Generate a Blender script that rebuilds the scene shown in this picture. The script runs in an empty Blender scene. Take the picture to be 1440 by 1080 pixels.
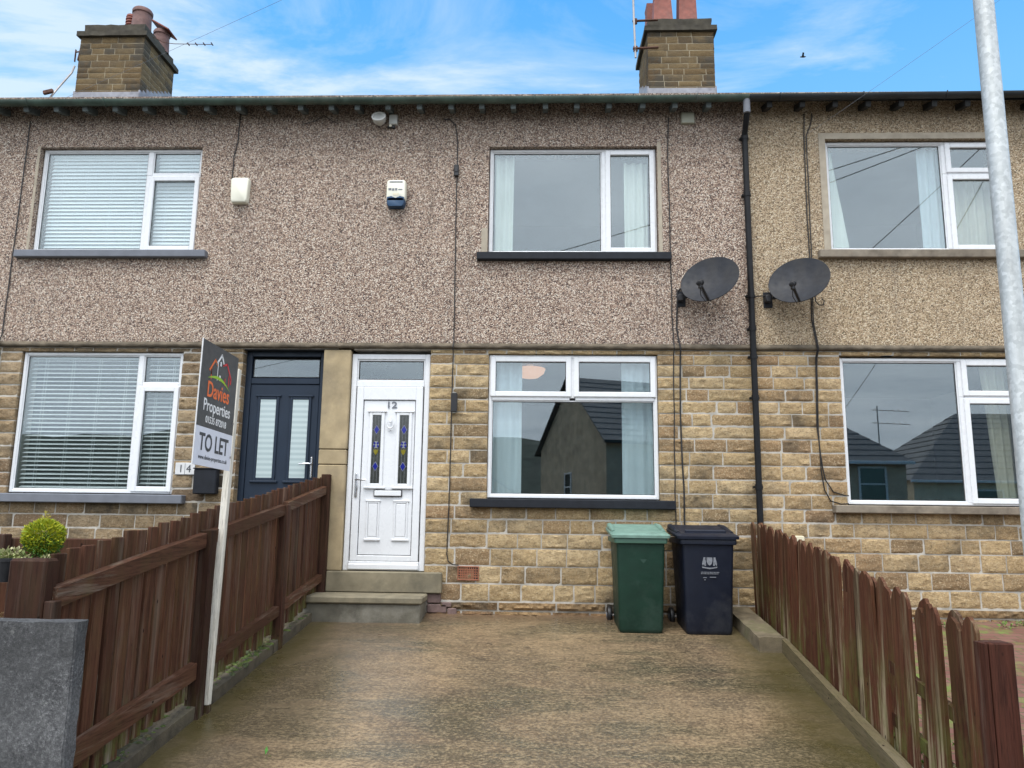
import bpy, bmesh, math, random
from mathutils import Vector, Matrix, noise
random.seed(7)
S = bpy.context.scene
COL = S.collection
R = math.radians
SL = 0.11                                   # slope of the drive (rises to the house)
def gz(y): return SL*max(y, -5.0)           # ground height
# ------------------------------------------------------------------ object helpers
WL = {}
def tag(o, label=None, cat=None, group=None, kind=None):
    if label: o['label'] = label
    if cat: o['category'] = cat
    if group: o['group'] = group
    if kind: o['kind'] = kind
    return o
def empty(name, loc, label=None, cat=None, group=None):
    o = bpy.data.objects.new(name, None); COL.objects.link(o); o.location = loc
    o.empty_display_size = .1
    WL[o.name] = Vector(loc); tag(o, label, cat, group); return o
class MB:
    def __init__(s): s.v = []; s.f = []; s.c = []
    def add(s, vs, fs, c=None):
        n = len(s.v); s.v += [Vector(v) for v in vs]
        s.f += [tuple(n+i for i in f) for f in fs]
        s.c += [c]*len(fs); return s
    def box(s, x0, x1, y0, y1, z0, z1, b=.003, M=None, c=None):
        w = min(abs(x1-x0), abs(y1-y0), abs(z1-z0)); b = min(b, w*.45)
        X = (x0, x1); Y = (y0, y1); Z = (z0, z1); vs = []; idx = {}
        for i in (0, 1):
            for j in (0, 1):
                for k in (0, 1):
                    dx = b if i == 0 else -b; dy = b if j == 0 else -b; dz = b if k == 0 else -b
                    for a in range(3):
                        p = [X[i]+dx, Y[j]+dy, Z[k]+dz]
                        p[a] = (X[i], Y[j], Z[k])[a]
                        idx[(i, j, k, a)] = len(vs); vs.append(p)
        fs = []
        I = idx
        fs += [(I[0,0,0,0],I[0,0,1,0],I[0,1,1,0],I[0,1,0,0]), (I[1,0,0,0],I[1,1,0,0],I[1,1,1,0],I[1,0,1,0]),
               (I[0,0,0,1],I[1,0,0,1],I[1,0,1,1],I[0,0,1,1]), (I[0,1,0,1],I[0,1,1,1],I[1,1,1,1],I[1,1,0,1]),
               (I[0,0,0,2],I[0,1,0,2],I[1,1,0,2],I[1,0,0,2]), (I[0,0,1,2],I[1,0,1,2],I[1,1,1,2],I[0,1,1,2])]
        for i in (0, 1):
            for j in (0, 1):
                fs.append((I[i,j,0,0],I[i,j,1,0],I[i,j,1,1],I[i,j,0,1]))
                fs.append((I[i,0,j,0],I[i,1,j,0],I[i,1,j,2],I[i,0,j,2]))
                fs.append((I[0,i,j,1],I[1,i,j,1],I[1,i,j,2],I[0,i,j,2]))
        for i in (0, 1):
            for j in (0, 1):
                for k in (0, 1): fs.append((I[i,j,k,0],I[i,j,k,1],I[i,j,k,2]))
        if M is not None: vs = [M @ Vector(v) for v in vs]
        return s.add(vs, fs, c)
    def bar(s, a, b, w, d, bev=.003, up=(0, 0, 1), c=None):
        """square bar from a to b, width w (sideways) and depth d"""
        a = Vector(a); b = Vector(b); ax = (b-a); L = ax.length; ax.normalize()
        u = Vector(up)
        if abs(ax.dot(u)) > .98: u = Vector((0, 1, 0))
        x = ax.cross(u).normalized(); y = x.cross(ax)
        M = Matrix((x, y, ax)).transposed().to_4x4(); M.translation = a
        return s.box(-w/2, w/2, -d/2, d/2, 0, L, bev, M, c)
    def tube(s, pts, r, n=8, cap=True, c=None):
        pts = [Vector(p) for p in pts]; rs = r if isinstance(r, (list, tuple)) else [r]*len(pts)
        rings = []; prev = None
        for i, p in enumerate(pts):
            t = (pts[min(i+1, len(pts)-1)]-pts[max(i-1, 0)]).normalized()
            if prev is None:
                prev = t.orthogonal().normalized()
            x = (prev - t*prev.dot(t)).normalized(); prev = x; y = t.cross(x)
            rings.append([p+(x*math.cos(2*math.pi*k/n)+y*math.sin(2*math.pi*k/n))*rs[i] for k in range(n)])
        vs = [v for g in rings for v in g]; fs = []
        for i in range(len(pts)-1):
            for k in range(n):
                k2 = (k+1) % n; fs.append((i*n+k, i*n+k2, (i+1)*n+k2, (i+1)*n+k))
        if cap: fs.append(tuple(reversed(range(n)))); fs.append(tuple((len(pts)-1)*n+k for k in range(n)))
        return s.add(vs, fs, c)
    def lathe(s, prof, M, n=24, c=None):
        """prof list of (r, h) around local z"""
        vs = [M @ Vector((r*math.cos(2*math.pi*k/n), r*math.sin(2*math.pi*k/n), h)) for r, h in prof for k in range(n)]
        fs = []
        for i in range(len(prof)-1):
            for k in range(n):
                k2 = (k+1) % n; fs.append((i*n+k, i*n+k2, (i+1)*n+k2, (i+1)*n+k))
        return s.add(vs, fs, c)
    def prism(s, poly, M, t, c=None):
        """2D polygon (x,y) extruded t along local z"""
        n = len(poly); vs = [M @ Vector((x, y, 0)) for x, y in poly]+[M @ Vector((x, y, t)) for x, y in poly]
        fs = [tuple(reversed(range(n))), tuple(range(n, 2*n))]+[(i, (i+1) % n, n+(i+1) % n, n+i) for i in range(n)]
        return s.add(vs, fs, c)
    def loft(s, rings, cap=True, c=None):
        n = len(rings[0]); vs = [v for g in rings for v in g]; fs = []
        for i in range(len(rings)-1):
            for k in range(n):
                k2 = (k+1) % n; fs.append((i*n+k, i*n+k2, (i+1)*n+k2, (i+1)*n+k))
        if cap: fs.append(tuple(reversed(range(n)))); fs.append(tuple((len(rings)-1)*n+k for k in range(n)))
        return s.add(vs, fs, c)
def mk(name, mb, mat, parent=None, origin=None, smooth=False, fix=True):
    o0 = WL[parent.name] if parent is not None else Vector((0, 0, 0))
    org = Vector(origin) if origin is not None else o0
    me = bpy.data.meshes.new(name)
    me.from_pydata([v-org for v in mb.v], [], mb.f); me.update()
    if any(c is not None for c in mb.c):
        at = me.attributes.new('tint', 'FLOAT_COLOR', 'FACE')
        buf = []
        for c in mb.c:
            c = c or (.5, .5, .5); buf += [c[0], c[1], c[2], 1.0]
        at.data.foreach_set('color', buf)
    if fix:
        bm = bmesh.new(); bm.from_mesh(me); bmesh.ops.recalc_face_normals(bm, faces=bm.faces); bm.to_mesh(me); bm.free()
    if smooth:
        me.polygons.foreach_set('use_smooth', [True]*len(me.polygons))
        if smooth == 'auto': me.set_sharp_from_angle(angle=R(40))
    me.materials.append(mat)
    o = bpy.data.objects.new(name, me); COL.objects.link(o)
    if parent is not None: o.parent = parent
    o.location = org-o0; WL[o.name] = org
    return o
def text(name, body, mat, M, size, parent, depth=.002, align='CENTER', sx=1.0, offset=0.0):
    cu = bpy.data.curves.new(name, 'FONT'); cu.body = body; cu.size = size; cu.extrude = depth/2; cu.align_x = align
    cu.resolution_u = 3; cu.offset = offset
    t = bpy.data.objects.new('tmp', cu); COL.objects.link(t)
    dg = bpy.context.evaluated_depsgraph_get(); dg.update()
    me = bpy.data.meshes.new_from_object(t.evaluated_get(dg))
    bpy.data.objects.remove(t)
    org = WL[parent.name]
    me.transform(Matrix.Translation(-org) @ M @ Matrix.Diagonal((sx, 1, 1, 1)))
    me.materials.clear(); me.materials.append(mat)
    o = bpy.data.objects.new(name, me); COL.objects.link(o); o.parent = parent; WL[o.name] = org
    return o
def fac_m(x, y, z):          # text / prism frame on a wall facing -Y
    m = Matrix(((1, 0, 0), (0, 0, -1), (0, 1, 0))).to_4x4(); m.translation = (x, y, z); return m
def copy_tree(o, loc):
    c = o.copy(); COL.objects.link(c); c.location = loc; WL[c.name] = Vector(loc)
    for ch in list(o.children):
        d = ch.copy(); COL.objects.link(d); d.parent = c
    return c
# ------------------------------------------------------------------ materials
class NT:
    def __init__(s, name):
        s.m = bpy.data.materials.new(name); s.m.use_nodes = True; s.t = s.m.node_tree; s.t.nodes.clear()
        s.out = s.n('ShaderNodeOutputMaterial')
    def n(s, ty, **k):
        nd = s.t.nodes.new(ty)
        for a, v in k.items(): setattr(nd, a, v)
        return nd
    def l(s, a, b): s.t.links.new(a, b)
    def co(s, kind='Object', scale=(1, 1, 1), rnd=False):
        tc = s.n('ShaderNodeTexCoord'); mp = s.n('ShaderNodeMapping'); s.l(tc.outputs[kind], mp.inputs[0]); mp.inputs['Scale'].default_value = scale
        if rnd:
            oi = s.n('ShaderNodeObjectInfo'); mm = s.n('ShaderNodeMath', operation='MULTIPLY'); mm.inputs[1].default_value = 37.
            s.l(oi.outputs['Random'], mm.inputs[0]); s.l(mm.outputs[0], mp.inputs['Location'])
        return mp.outputs[0]
    def noise(s, vec, scale, detail=4, rough=.55, dist=0):
        n = s.n('ShaderNodeTexNoise'); s.l(vec, n.inputs['Vector']); n.inputs['Scale'].default_value = scale
        n.inputs['Detail'].default_value = detail; n.inputs['Roughness'].default_value = rough; n.inputs['Distortion'].default_value = dist
        return n.outputs[0]
    def ramp(s, fac, stops, interp='LINEAR'):
        r = s.n('ShaderNodeValToRGB'); r.color_ramp.interpolation = interp; s.l(fac, r.inputs[0])
        e = r.color_ramp.elements
        while len(e) < len(stops): e.new(.5)
        for i, (p, c) in enumerate(stops):
            e[i].position = p; e[i].color = (c[0], c[1], c[2], 1) if isinstance(c, (tuple, list)) else (c, c, c, 1)
        return r.outputs[0]
    def mix(s, f, a, b, mode='MIX'):
        m = s.n('ShaderNodeMix', data_type='RGBA', blend_type=mode)
        for sock, v in ((m.inputs['Factor'], f), (m.inputs[6], a), (m.inputs[7], b)):
            if hasattr(v, 'links'): s.l(v, sock)
            elif isinstance(v, (int, float)) and sock.type != 'RGBA': sock.default_value = v
            elif isinstance(v, (int, float)): sock.default_value = (v, v, v, 1)
            else: sock.default_value = (v[0], v[1], v[2], 1)
        return m.outputs[2]
    def math(s, op, a, b=0.):
        m = s.n('ShaderNodeMath', operation=op)
        for i, v in enumerate((a, b)):
            if hasattr(v, 'links'): s.l(v, m.inputs[i])
            else: m.inputs[i].default_value = v
        return m.outputs[0]
    def bump(s, h, strength=.5, dist=.01, prev=None):
        b = s.n('ShaderNodeBump'); s.l(h, b.inputs['Height']); b.inputs['Strength'].default_value = strength; b.inputs['Distance'].default_value = dist
        if prev: s.l(prev, b.inputs['Normal'])
        return b.outputs[0]
    def bsdf(s, col, rough=.6, normal=None, metal=0., spec=.5, emit=None, es=0, **kw):
        p = s.n('ShaderNodeBsdfPrincipled')
        def st(n, v):
            if hasattr(v, 'links'): s.l(v, p.inputs[n])
            elif isinstance(v, (tuple, list)): p.inputs[n].default_value = (v[0], v[1], v[2], 1)
            else: p.inputs[n].default_value = v
        st('Base Color', col); st('Roughness', rough); st('Metallic', metal); st('Specular IOR Level', spec)
        if normal: s.l(normal, p.inputs['Normal'])
        if emit: st('Emission Color', emit); st('Emission Strength', es)
        for a, v in kw.items(): st(a.replace('_', ' '), v)
        s.l(p.outputs[0], s.out.inputs[0]); return s.m
def simple(name, col, rough=.5, var=.12, scale=9., bump=.0, metal=0., spec=.5, dirt=None, bd=.002):
    t = NT(name); v = t.co(); n = t.noise(v, scale, 5)
    lo = tuple(c*(1-var) for c in col); hi = tuple(min(1, c*(1+var)) for c in col)
    c = t.ramp(n, [(.3, lo), (.7, hi)])
    if dirt:
        d = t.noise(v, scale*.35, 7, .7); c = t.mix(t.ramp(d, [(.5, 0.), (.72, dirt[3])]), c, dirt[:3])
    rn = t.ramp(t.noise(v, scale*2.3, 3), [(.3, max(0, rough-.08)), (.7, min(1, rough+.08))])
    nm = t.bump(t.noise(v, scale*8, 4), bump, bd) if bump else None
    return t.bsdf(c, rn, nm, metal, spec)
def m_pebble(name, stops, scale=98, grime=.35):
    t = NT(name); v = t.co()
    vw = t.n('ShaderNodeTexVoronoi', feature='F1'); t.l(v, vw.inputs['Vector']); vw.inputs['Scale'].default_value = scale
    sep = t.n('ShaderNodeSeparateColor'); t.l(vw.outputs['Color'], sep.inputs[0])
    c = t.ramp(sep.outputs[0], stops, 'CONSTANT')
    c = t.mix(t.ramp(vw.outputs['Distance'], [(.55, 0.), (.9, .7)]), c, (.09, .07, .06))
    big = t.noise(v, .9, 6, .65); c = t.mix(t.ramp(big, [(.3, .0), (.75, .22)]), c, (.17, .14, .12))
    # rain streaks and soot near the gutter and the bottom lip
    st = t.noise(t.co(scale=(3.5, 1, .5)), 1.6, 6, .7)
    sx = t.n('ShaderNodeSeparateXYZ'); t.l(t.co('Object'), sx.inputs[0])
    up = t.ramp(t.math('MULTIPLY', sx.outputs[2], 1/6.), [(.83, 0.), (.985, 1.)])
    lo = t.ramp(t.math('MULTIPLY', sx.outputs[2], 1/6.), [(.483, 1.), (.5, 0.)])
    g = t.math('MULTIPLY', t.math('MAXIMUM', up, lo), t.ramp(st, [(.3, .2), (.65, 1.)]))
    c = t.mix(t.math('MULTIPLY', g, grime*1.6), c, (.06, .05, .042))
    vs_ = t.noise(t.co(scale=(5, 1, .3)), 1.3, 7, .7); c = t.mix(t.ramp(vs_, [(.52, 0.), (.72, .32)]), c, (.13, .105, .085))
    h = t.math('SUBTRACT', 1., vw.outputs['Distance'])
    nm = t.bump(h, 1., .009)
    return t.bsdf(c, .75, nm, spec=.3)
def m_stone(name, hue=(1, 1, 1), dark=.45):
    t = NT(name); v = t.co()
    at = t.n('ShaderNodeAttribute', attribute_name='tint')
    sep = t.n('ShaderNodeSeparateColor'); t.l(at.outputs['Color'], sep.inputs[0])
    def q(a): return tuple(x*y for x, y in zip(a, hue))
    base = t.ramp(sep.outputs[0], [(0, q((.25, .18, .10))), (.10, q((.34, .22, .12))), (.30, q((.44, .315, .165))), (.6, q((.50, .365, .195))), (1, q((.56, .42, .24)))])
    n1 = t.noise(t.co(scale=(1, 1, 2.0)), 9, 9, .75, .6); c = t.mix(t.ramp(n1, [(.45, .0), (.66, .6)]), base, q((.25, .155, .07)))
    n2 = t.noise(t.co(scale=(1, 1, 2.2)), 34, 8, .75, .5); c = t.mix(t.ramp(n2, [(.50, 0.), (.64, .75)]), c, q((.11, .078, .042)))
    n4 = t.noise(v, 60, 4, .6); c = t.mix(t.ramp(n4, [(.52, 0.), (.7, .65)]), c, q((.68, .56, .37)))
    n3 = t.noise(v, 2.1, 6, .7); soot = t.math('MULTIPLY', t.ramp(n3, [(.42, 0.), (.66, 1.)]), t.ramp(sep.outputs[1], [(.2, .15), (.9, dark*2)]))
    c = t.mix(soot, c, (.075, .062, .045))
    nm = t.bump(t.noise(v, 120, 5, .7), .6, .006); nm = t.bump(n2, .9, .016, nm)
    return t.bsdf(c, .88, nm, spec=.25)
def m_wood(name, c0, c1, worn=(.36, .31, .25), wamt=.5, green=.5, hz=(0, .35), rough=.6, axis=2):
    t = NT(name); sc = [22, 22, 22]; sc[axis] = 1.1
    v = t.co(scale=tuple(sc), rnd=True); g = t.noise(v, 1.4, 7, .65, .4)
    c = t.ramp(g, [(.3, c0), (.62, c1)])
    oi = t.n('ShaderNodeObjectInfo')
    c = t.mix(t.ramp(oi.outputs['Random'], [(0, .0), (.5, .1), (1, .75)]), c, tuple(x*.55 for x in c0)); sep2 = t.math('FRACT', t.math('MULTIPLY', oi.outputs['Random'], 7.3)); c = t.mix(t.math('MULTIPLY', sep2, .35), c, tuple(x*1.25 for x in c1))
    fg = t.noise(t.co(scale=tuple([q_*3 for q_ in sc]), rnd=True), 1.6, 6, .7); c = t.mix(t.ramp(fg, [(.5, 0.), (.68, .7)]), c, tuple(x*.35 for x in c0))
    w = t.noise(t.co(scale=tuple([s*.28 for s in sc]), rnd=True), 1.7, 7, .75, .3)
    sx = t.n('ShaderNodeSeparateXYZ'); t.l(t.co('Object'), sx.inputs[0])
    low = t.ramp(sx.outputs[2], [(max(0, hz[0]), 1.), (max(.01, hz[1]), 0.)])
    wm = t.math('MULTIPLY', t.ramp(w, [(.52, 0.), (.68, 1.)]), t.math('ADD', t.math('MULTIPLY', low, wamt), wamt*.35))
    c = t.mix(wm, c, worn)
    gn = t.noise(t.co(scale=(5, 5, 2.2), rnd=True), 1.5, 6, .7)
    gm = t.math('MULTIPLY', t.ramp(gn, [(.45, 0.), (.68, 1.)]), t.math('ADD', t.math('MULTIPLY', low, green), green*.12))
    c = t.mix(gm, c, (.10, .115, .03))
    nm = t.bump(g, .55, .004)
    vo = t.n('ShaderNodeTexVoronoi'); kv = [2.6, 2.6, 2.6]; kv[axis] = 1.5; t.l(t.co(scale=tuple(kv), rnd=True), vo.inputs['Vector']); vo.inputs['Scale'].default_value = 3.2
    c = t.mix(t.ramp(vo.outputs['Distance'], [(.035, 1.), (.075, 0.)]), c, (.012, .006, .004))
    return t.bsdf(c, rough+.12, nm, spec=.12)
M = {}
M['peb'] = m_pebble('pebbledash_pink', [(0, (.05, .032, .03)), (.11, (.125, .078, .068)), (.24, (.28, .185, .135)), (.42, (.41, .295, .22)), (.62, (.55, .42, .32)), (.82, (.77, .67, .56))])
M['peb2'] = m_pebble('pebbledash_buff', [(0, (.13, .09, .05)), (.10, (.27, .195, .11)), (.30, (.43, .315, .195)), (.58, (.54, .415, .27)), (.84, (.70, .59, .43))], 92, .25)
M['stone'] = m_stone('stone_mid'); M['stoneL'] = m_stone('stone_left', (.70, .70, .76), .6); M['stoneR'] = m_stone('stone_right', (1.0, .98, .98), .4)
M['stoneC'] = m_stone('stone_chimney', (.36, .34, .30), 1.2)
M['mortar'] = simple('mortar', (.45, .42, .37), .95, .2, 14, .5, dirt=(.2, .18, .14, .5))
M['mortarC'] = simple('mortar_chimney', (.36, .31, .22), .95, .25, 14, .5)
M['foot'] = m_stone('foundation_stone', (.62, .55, .5), .6)
M['ashlar'] = simple('ashlar', (.36, .28, .165), .85, .22, 5, .35, dirt=(.13, .11, .08, .55))
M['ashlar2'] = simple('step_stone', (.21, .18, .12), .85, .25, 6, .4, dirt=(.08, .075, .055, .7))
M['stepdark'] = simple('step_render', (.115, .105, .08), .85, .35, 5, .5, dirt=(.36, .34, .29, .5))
M['white'] = simple('upvc_white', (.72, .73, .745), .28, .02, 4)
M['drip'] = simple('render_drip', (.125, .10, .07), .9, .4, 9, .8, dirt=(.07, .055, .035, .8), bd=.008)
M['reveal'] = simple('reveal', (.36, .31, .24), .9, .15, 10, .3)
M['gasket'] = simple('gasket', (.02, .02, .02), .5)
M['sill_black'] = simple('sill_black', (.012, .014, .019), .6, .2, 12, spec=.25)
M['sill_grey'] = simple('sill_grey', (.15, .16, .185), .6, .12, 7, .1, spec=.3)
M['sill_stone'] = simple('sill_stone', (.17, .14, .105), .85, .3, 9, .4, dirt=(.32, .28, .22, .5))
M['navy'] = simple('door_navy', (.014, .024, .042), .4, .1, 5, spec=.3)
M['chrome'] = simple('chrome', (.62, .62, .64), .22, .05, 8, metal=1.)
M['black'] = simple('plastic_black', (.012, .012, .014), .4, .2, 8)
M['pipe'] = simple('pipe_black', (.007, .0075, .009), .5, .2, 8, spec=.25)
M['dish'] = simple('dish_grey', (.020, .022, .028), .6, .25, 7, .05, dirt=(.06, .055, .05, .5), spec=.25)
M['cable'] = simple('cable_black', (.012, .010, .010), .5)
M['cream'] = simple('cream_plastic', (.66, .60, .44), .45, .06, 5)
M['creamw'] = simple('pale_plastic', (.74, .72, .60), .45, .05, 5)
M['bellblue'] = simple('bell_blue', (.006, .045, .11), .35, .08, 5)
M['greygreen'] = simple('grey_box', (.34, .34, .27), .5)
M['lampgrey'] = simple('lamp_housing', (.50, .50, .47), .5, .1, 9)
M['gutter'] = simple('gutter_green', (.045, .075, .058), .5, .4, 6, .2, dirt=(.12, .12, .10, .5))
M['gutterblk'] = simple('gutter_black', (.014, .016, .018), .5, .3, 6)
M['rafter'] = simple('rafter_paint', (.10, .12, .12), .7, .3, 9)
M['rafterblk'] = simple('rafter_black', (.012, .012, .012), .7, .3, 9)
M['tile'] = simple('roof_tile', (.10, .095, .085), .85, .3, 6, .4, dirt=(.2, .17, .1, .5))
M['slate'] = simple('roof_slate', (.10, .105, .115), .6, .3, 6, .3)
M['lead'] = simple('lead', (.25, .25, .28), .6, .25, 9, .3)
M['cap'] = simple('chimney_cap', (.05, .043, .03), .9, .4, 7, .6, dirt=(.035, .03, .025, .8))
M['pot'] = simple('pot_terracotta', (.20, .06, .042), .75, .25, 9, .3, dirt=(.07, .05, .045, .6))
M['potdirty'] = simple('pot_sooty', (.15, .08, .07), .75, .35, 9, .3, dirt=(.04, .03, .03, .8))
M['galv'] = None
M['wire'] = simple('wire_grey', (.14, .15, .17), .6)
M['rust'] = simple('rust', (.10, .045, .03), .85, .4, 12, .4)
M['alu'] = simple('alu', (.35, .33, .32), .4, .2, 8, metal=.7)
M['brick'] = simple('purple_brick', (.15, .10, .09), .9, .3, 12, .5)
M['terracotta'] = simple('terracotta', (.28, .11, .06), .85, .2, 12, .4)
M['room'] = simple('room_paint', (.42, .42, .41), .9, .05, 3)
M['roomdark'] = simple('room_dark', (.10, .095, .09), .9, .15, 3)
M['slat'] = simple('blind_slat', (.84, .85, .85), .45, .03, 4)
M['woodL'] = m_wood('fence_brown', (.034, .014, .009), (.105, .045, .026), wamt=.6, green=1.0, hz=(0, .30))
M['woodRail'] = m_wood('rail_brown', (.040, .018, .011), (.105, .047, .028), wamt=.4, green=.15, hz=(0, .3), axis=1)
M['woodR'] = m_wood('fence_weathered', (.038, .014, .008), (.11, .043, .024), worn=(.31, .25, .16), wamt=1.5, green=.9, hz=(0, .75))
M['post'] = m_wood('fence_post', (.028, .013, .009), (.066, .029, .019), wamt=.25, green=.5, hz=(0, .22))
M['postR'] = m_wood('fence_post_red', (.026, .010, .007), (.066, .023, .015), wamt=.5, green=.2, hz=(0, .2))
M['board'] = m_wood('gravel_board', (.085, .066, .036), (.20, .16, .092), wamt=.6, green=1.0, hz=(0, .3), axis=1)
M['pinewhite'] = m_wood('painted_pine', (.50, .46, .38), (.68, .65, .58), worn=(.24, .17, .10), wamt=.5, green=.0, hz=(0, .01))
M['kerb'] = simple('kerb_stone', (.06, .048, .03), .9, .5, 8, .8, dirt=(.12, .10, .06, .6), bd=.006)
M['block'] = simple('edge_block', (.15, .12, .075), .9, .35, 9, .8, dirt=(.10, .11, .035, .7), bd=.006)
M['text_white'] = simple('ink_white', (.78, .78, .78), .5, .01)
M['text_orange'] = simple('ink_orange', (.80, .17, .045), .5, .01)
M['text_red'] = simple('ink_red', (.62, .04, .05), .5, .01)
M['text_green'] = simple('ink_green', (.30, .52, .03), .5, .01)
M['text_dark'] = simple('ink_dark', (.045, .05, .06), .5, .01)
M['sign_grey'] = simple('sign_grey', (.06, .064, .068), .45, .05)
M['sign_white'] = simple('sign_white', (.66, .68, .76), .45, .03)
M['print'] = simple('print_grey', (.17, .18, .20), .6, .3, 60)
M['plate'] = simple('plate', (.60, .60, .60), .4)
M['soil'] = simple('soil', (.07, .055, .035), .95, .5, 9, .9, dirt=(.10, .12, .03, .8), bd=.02)
M['road'] = simple('asphalt', (.06, .06, .06), .9, .25, 40, .6)
M['pavement'] = simple('pavement', (.20, .19, .17), .9, .2, 3, .4)
M['plinth'] = simple('plinth_black', (.02, .022, .02), .6, .4, 8, .4, dirt=(.10, .12, .05, .7))
M['oppwall'] = simple('opposite_stone', (.52, .42, .30), .9, .25, 2.5, .4)
M['oppcream'] = simple('opposite_cream', (.78, .66, .48), .9, .15, 4)
M['hill'] = simple('hill_wood', (.05, .06, .045), 1, .6, .4)
M['bird'] = simple('bird_black', (.01, .01, .01), .8)
M['bark'] = simple('bark', (.10, .075, .05), .9, .3, 20, .5)
M['blue_bin'] = simple('bin_navy', (.0065, .0095, .020), .5, .15, 5, .12, dirt=(.05, .052, .058, .7), spec=.3)
M['green_bin'] = simple('bin_green', (.008, .031, .020), .5, .15, 6, .15, dirt=(.04, .07, .055, .7), spec=.3)
M['green_rim'] = simple('bin_green_rim', (.045, .11, .075), .5, .15, 6, .15)
M['green_lid'] = simple('bin_lid_green', (.15, .25, .205), .5, .2, 8, .12, dirt=(.05, .12, .085, .7))
def m_leaf(name, trans=.25):
    t = NT(name); at = t.n('ShaderNodeAttribute', attribute_name='tint')
    c = t.mix(t.ramp(t.noise(t.co(), 40, 3), [(.3, 0.), (.7, .4)]), at.outputs['Color'], (.03, .05, .01))
    return t.bsdf(c, .55, None, spec=.3)
M['leaf'] = m_leaf('foliage')
def m_dial(name, em):
    t = NT(name); return t.bsdf((.8, .5, .3), .6, emit=(1, .50, .28), es=em)
M['shade'] = m_dial('lamp_shade', .5)
def m_cloth(name, col):
    t = NT(name); n = t.noise(t.co(scale=(3, 3, .25)), 5, 5); c = t.ramp(n, [(.3, tuple(x*.85 for x in col)), (.7, col)])
    p = t.n('ShaderNodeBsdfPrincipled'); t.l(c, p.inputs['Base Color']); p.inputs['Roughness'].default_value = .9
    tr = t.n('ShaderNodeBsdfTranslucent'); t.l(c, tr.inputs[0]); mx = t.n('ShaderNodeMixShader'); mx.inputs[0].default_value = .3
    t.l(p.outputs[0], mx.inputs[1]); t.l(tr.outputs[0], mx.inputs[2]); t.l(mx.outputs[0], t.out.inputs[0]); return t.m
M['curtain'] = m_cloth('curtain_cream', (.86, .88, .80)); M['voile'] = m_cloth('curtain_blue', (.74, .82, .86))
M['curtR'] = m_cloth('curtain_beige', (.62, .58, .46))
def m_glass(name, tint=(.93, .965, .962), refl=2.6):
    t = NT(name); tr = t.n('ShaderNodeBsdfTransparent'); tr.inputs[0].default_value = (*tint, 1)
    gl = t.n('ShaderNodeBsdfGlossy'); gl.inputs['Roughness'].default_value = .006; gl.inputs[0].default_value = (.90, .97, 1, 1)
    lw = t.n('ShaderNodeLayerWeight'); lw.inputs[0].default_value = .5
    f = t.math('MINIMUM', t.math('MULTIPLY', t.math('ADD', .043, t.math('MULTIPLY', t.math('POWER', lw.outputs['Facing'], 5.), .95)), refl), 1.)
    mx = t.n('ShaderNodeMixShader'); t.l(f, mx.inputs[0]); t.l(tr.outputs[0], mx.inputs[1]); t.l(gl.outputs[0], mx.inputs[2]); t.l(mx.outputs[0], t.out.inputs[0])
    return t.m
M['glass'] = m_glass('window_glass')
def m_frost(name):
    t = NT(name); w = t.n('ShaderNodeTexWave', bands_direction='Z'); t.l(t.co(), w.inputs[0]); w.inputs['Scale'].default_value = 5.2
    c = t.ramp(w.outputs[0], [(.2, (.36, .44, .45)), (.8, (.46, .54, .54))]); return t.bsdf(c, .15, spec=.6)
M['frost'] = m_frost('frosted_glass')
M['darkglass'] = simple('leaded_glass', (.035, .038, .034), .08, .4, 30, .15, spec=.8)
M['leadline'] = simple('lead_line', (.22, .23, .25), .4)
M['cobalt'] = simple('glass_cobalt', (.01, .015, .22), .1); M['amber'] = simple('glass_amber', (.20, .17, .015), .1)
def m_galv():
    t = NT('galvanised'); v = t.co(); vo = t.n('ShaderNodeTexVoronoi'); t.l(v, vo.inputs['Vector']); vo.inputs['Scale'].default_value = 55
    s = t.n('ShaderNodeSeparateColor'); t.l(vo.outputs['Color'], s.inputs[0])
    c = t.ramp(s.outputs[0], [(0, (.36, .38, .38)), (1, (.50, .52, .52))])
    n = t.noise(t.co(scale=(1, 1, .22)), 9, 7, .75); c = t.mix(t.ramp(n, [(.48, 0.), (.7, .7)]), c, (.27, .28, .275))
    c = t.mix(t.ramp(t.noise(v, 35, 5, .7), [(.6, 0.), (.75, .6)]), c, (.62, .64, .64))
    return t.bsdf(c, .5, t.bump(t.noise(v, 60, 4), .25, .002), metal=.35)
M['galv'] = m_galv()
def m_greywall():
    t = NT('roughcast_grey'); v = t.co(); n = t.noise(v, 75, 6, .85); c = t.ramp(n, [(.38, (.028, .028, .03)), (.48, (.075, .075, .078)), (.56, (.13, .13, .133)), (.66, (.30, .30, .30))])
    n2 = t.noise(v, 4, 6, .7); c = t.mix(t.ramp(n2, [(.45, 0.), (.7, .45)]), c, (.20, .20, .20))
    n3 = t.noise(v, 13, 7, .75); c = t.mix(t.ramp(n3, [(.64, 0.), (.70, .8)]), c, (.42, .42, .40)); n5 = t.noise(v, 2.6, 5, .6); c = t.mix(t.ramp(n5, [(.45, 0.), (.62, .6)]), c, (.03, .03, .03))
    return t.bsdf(c, .85, t.bump(n, .9, .012))
M['greywall'] = m_greywall()
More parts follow.
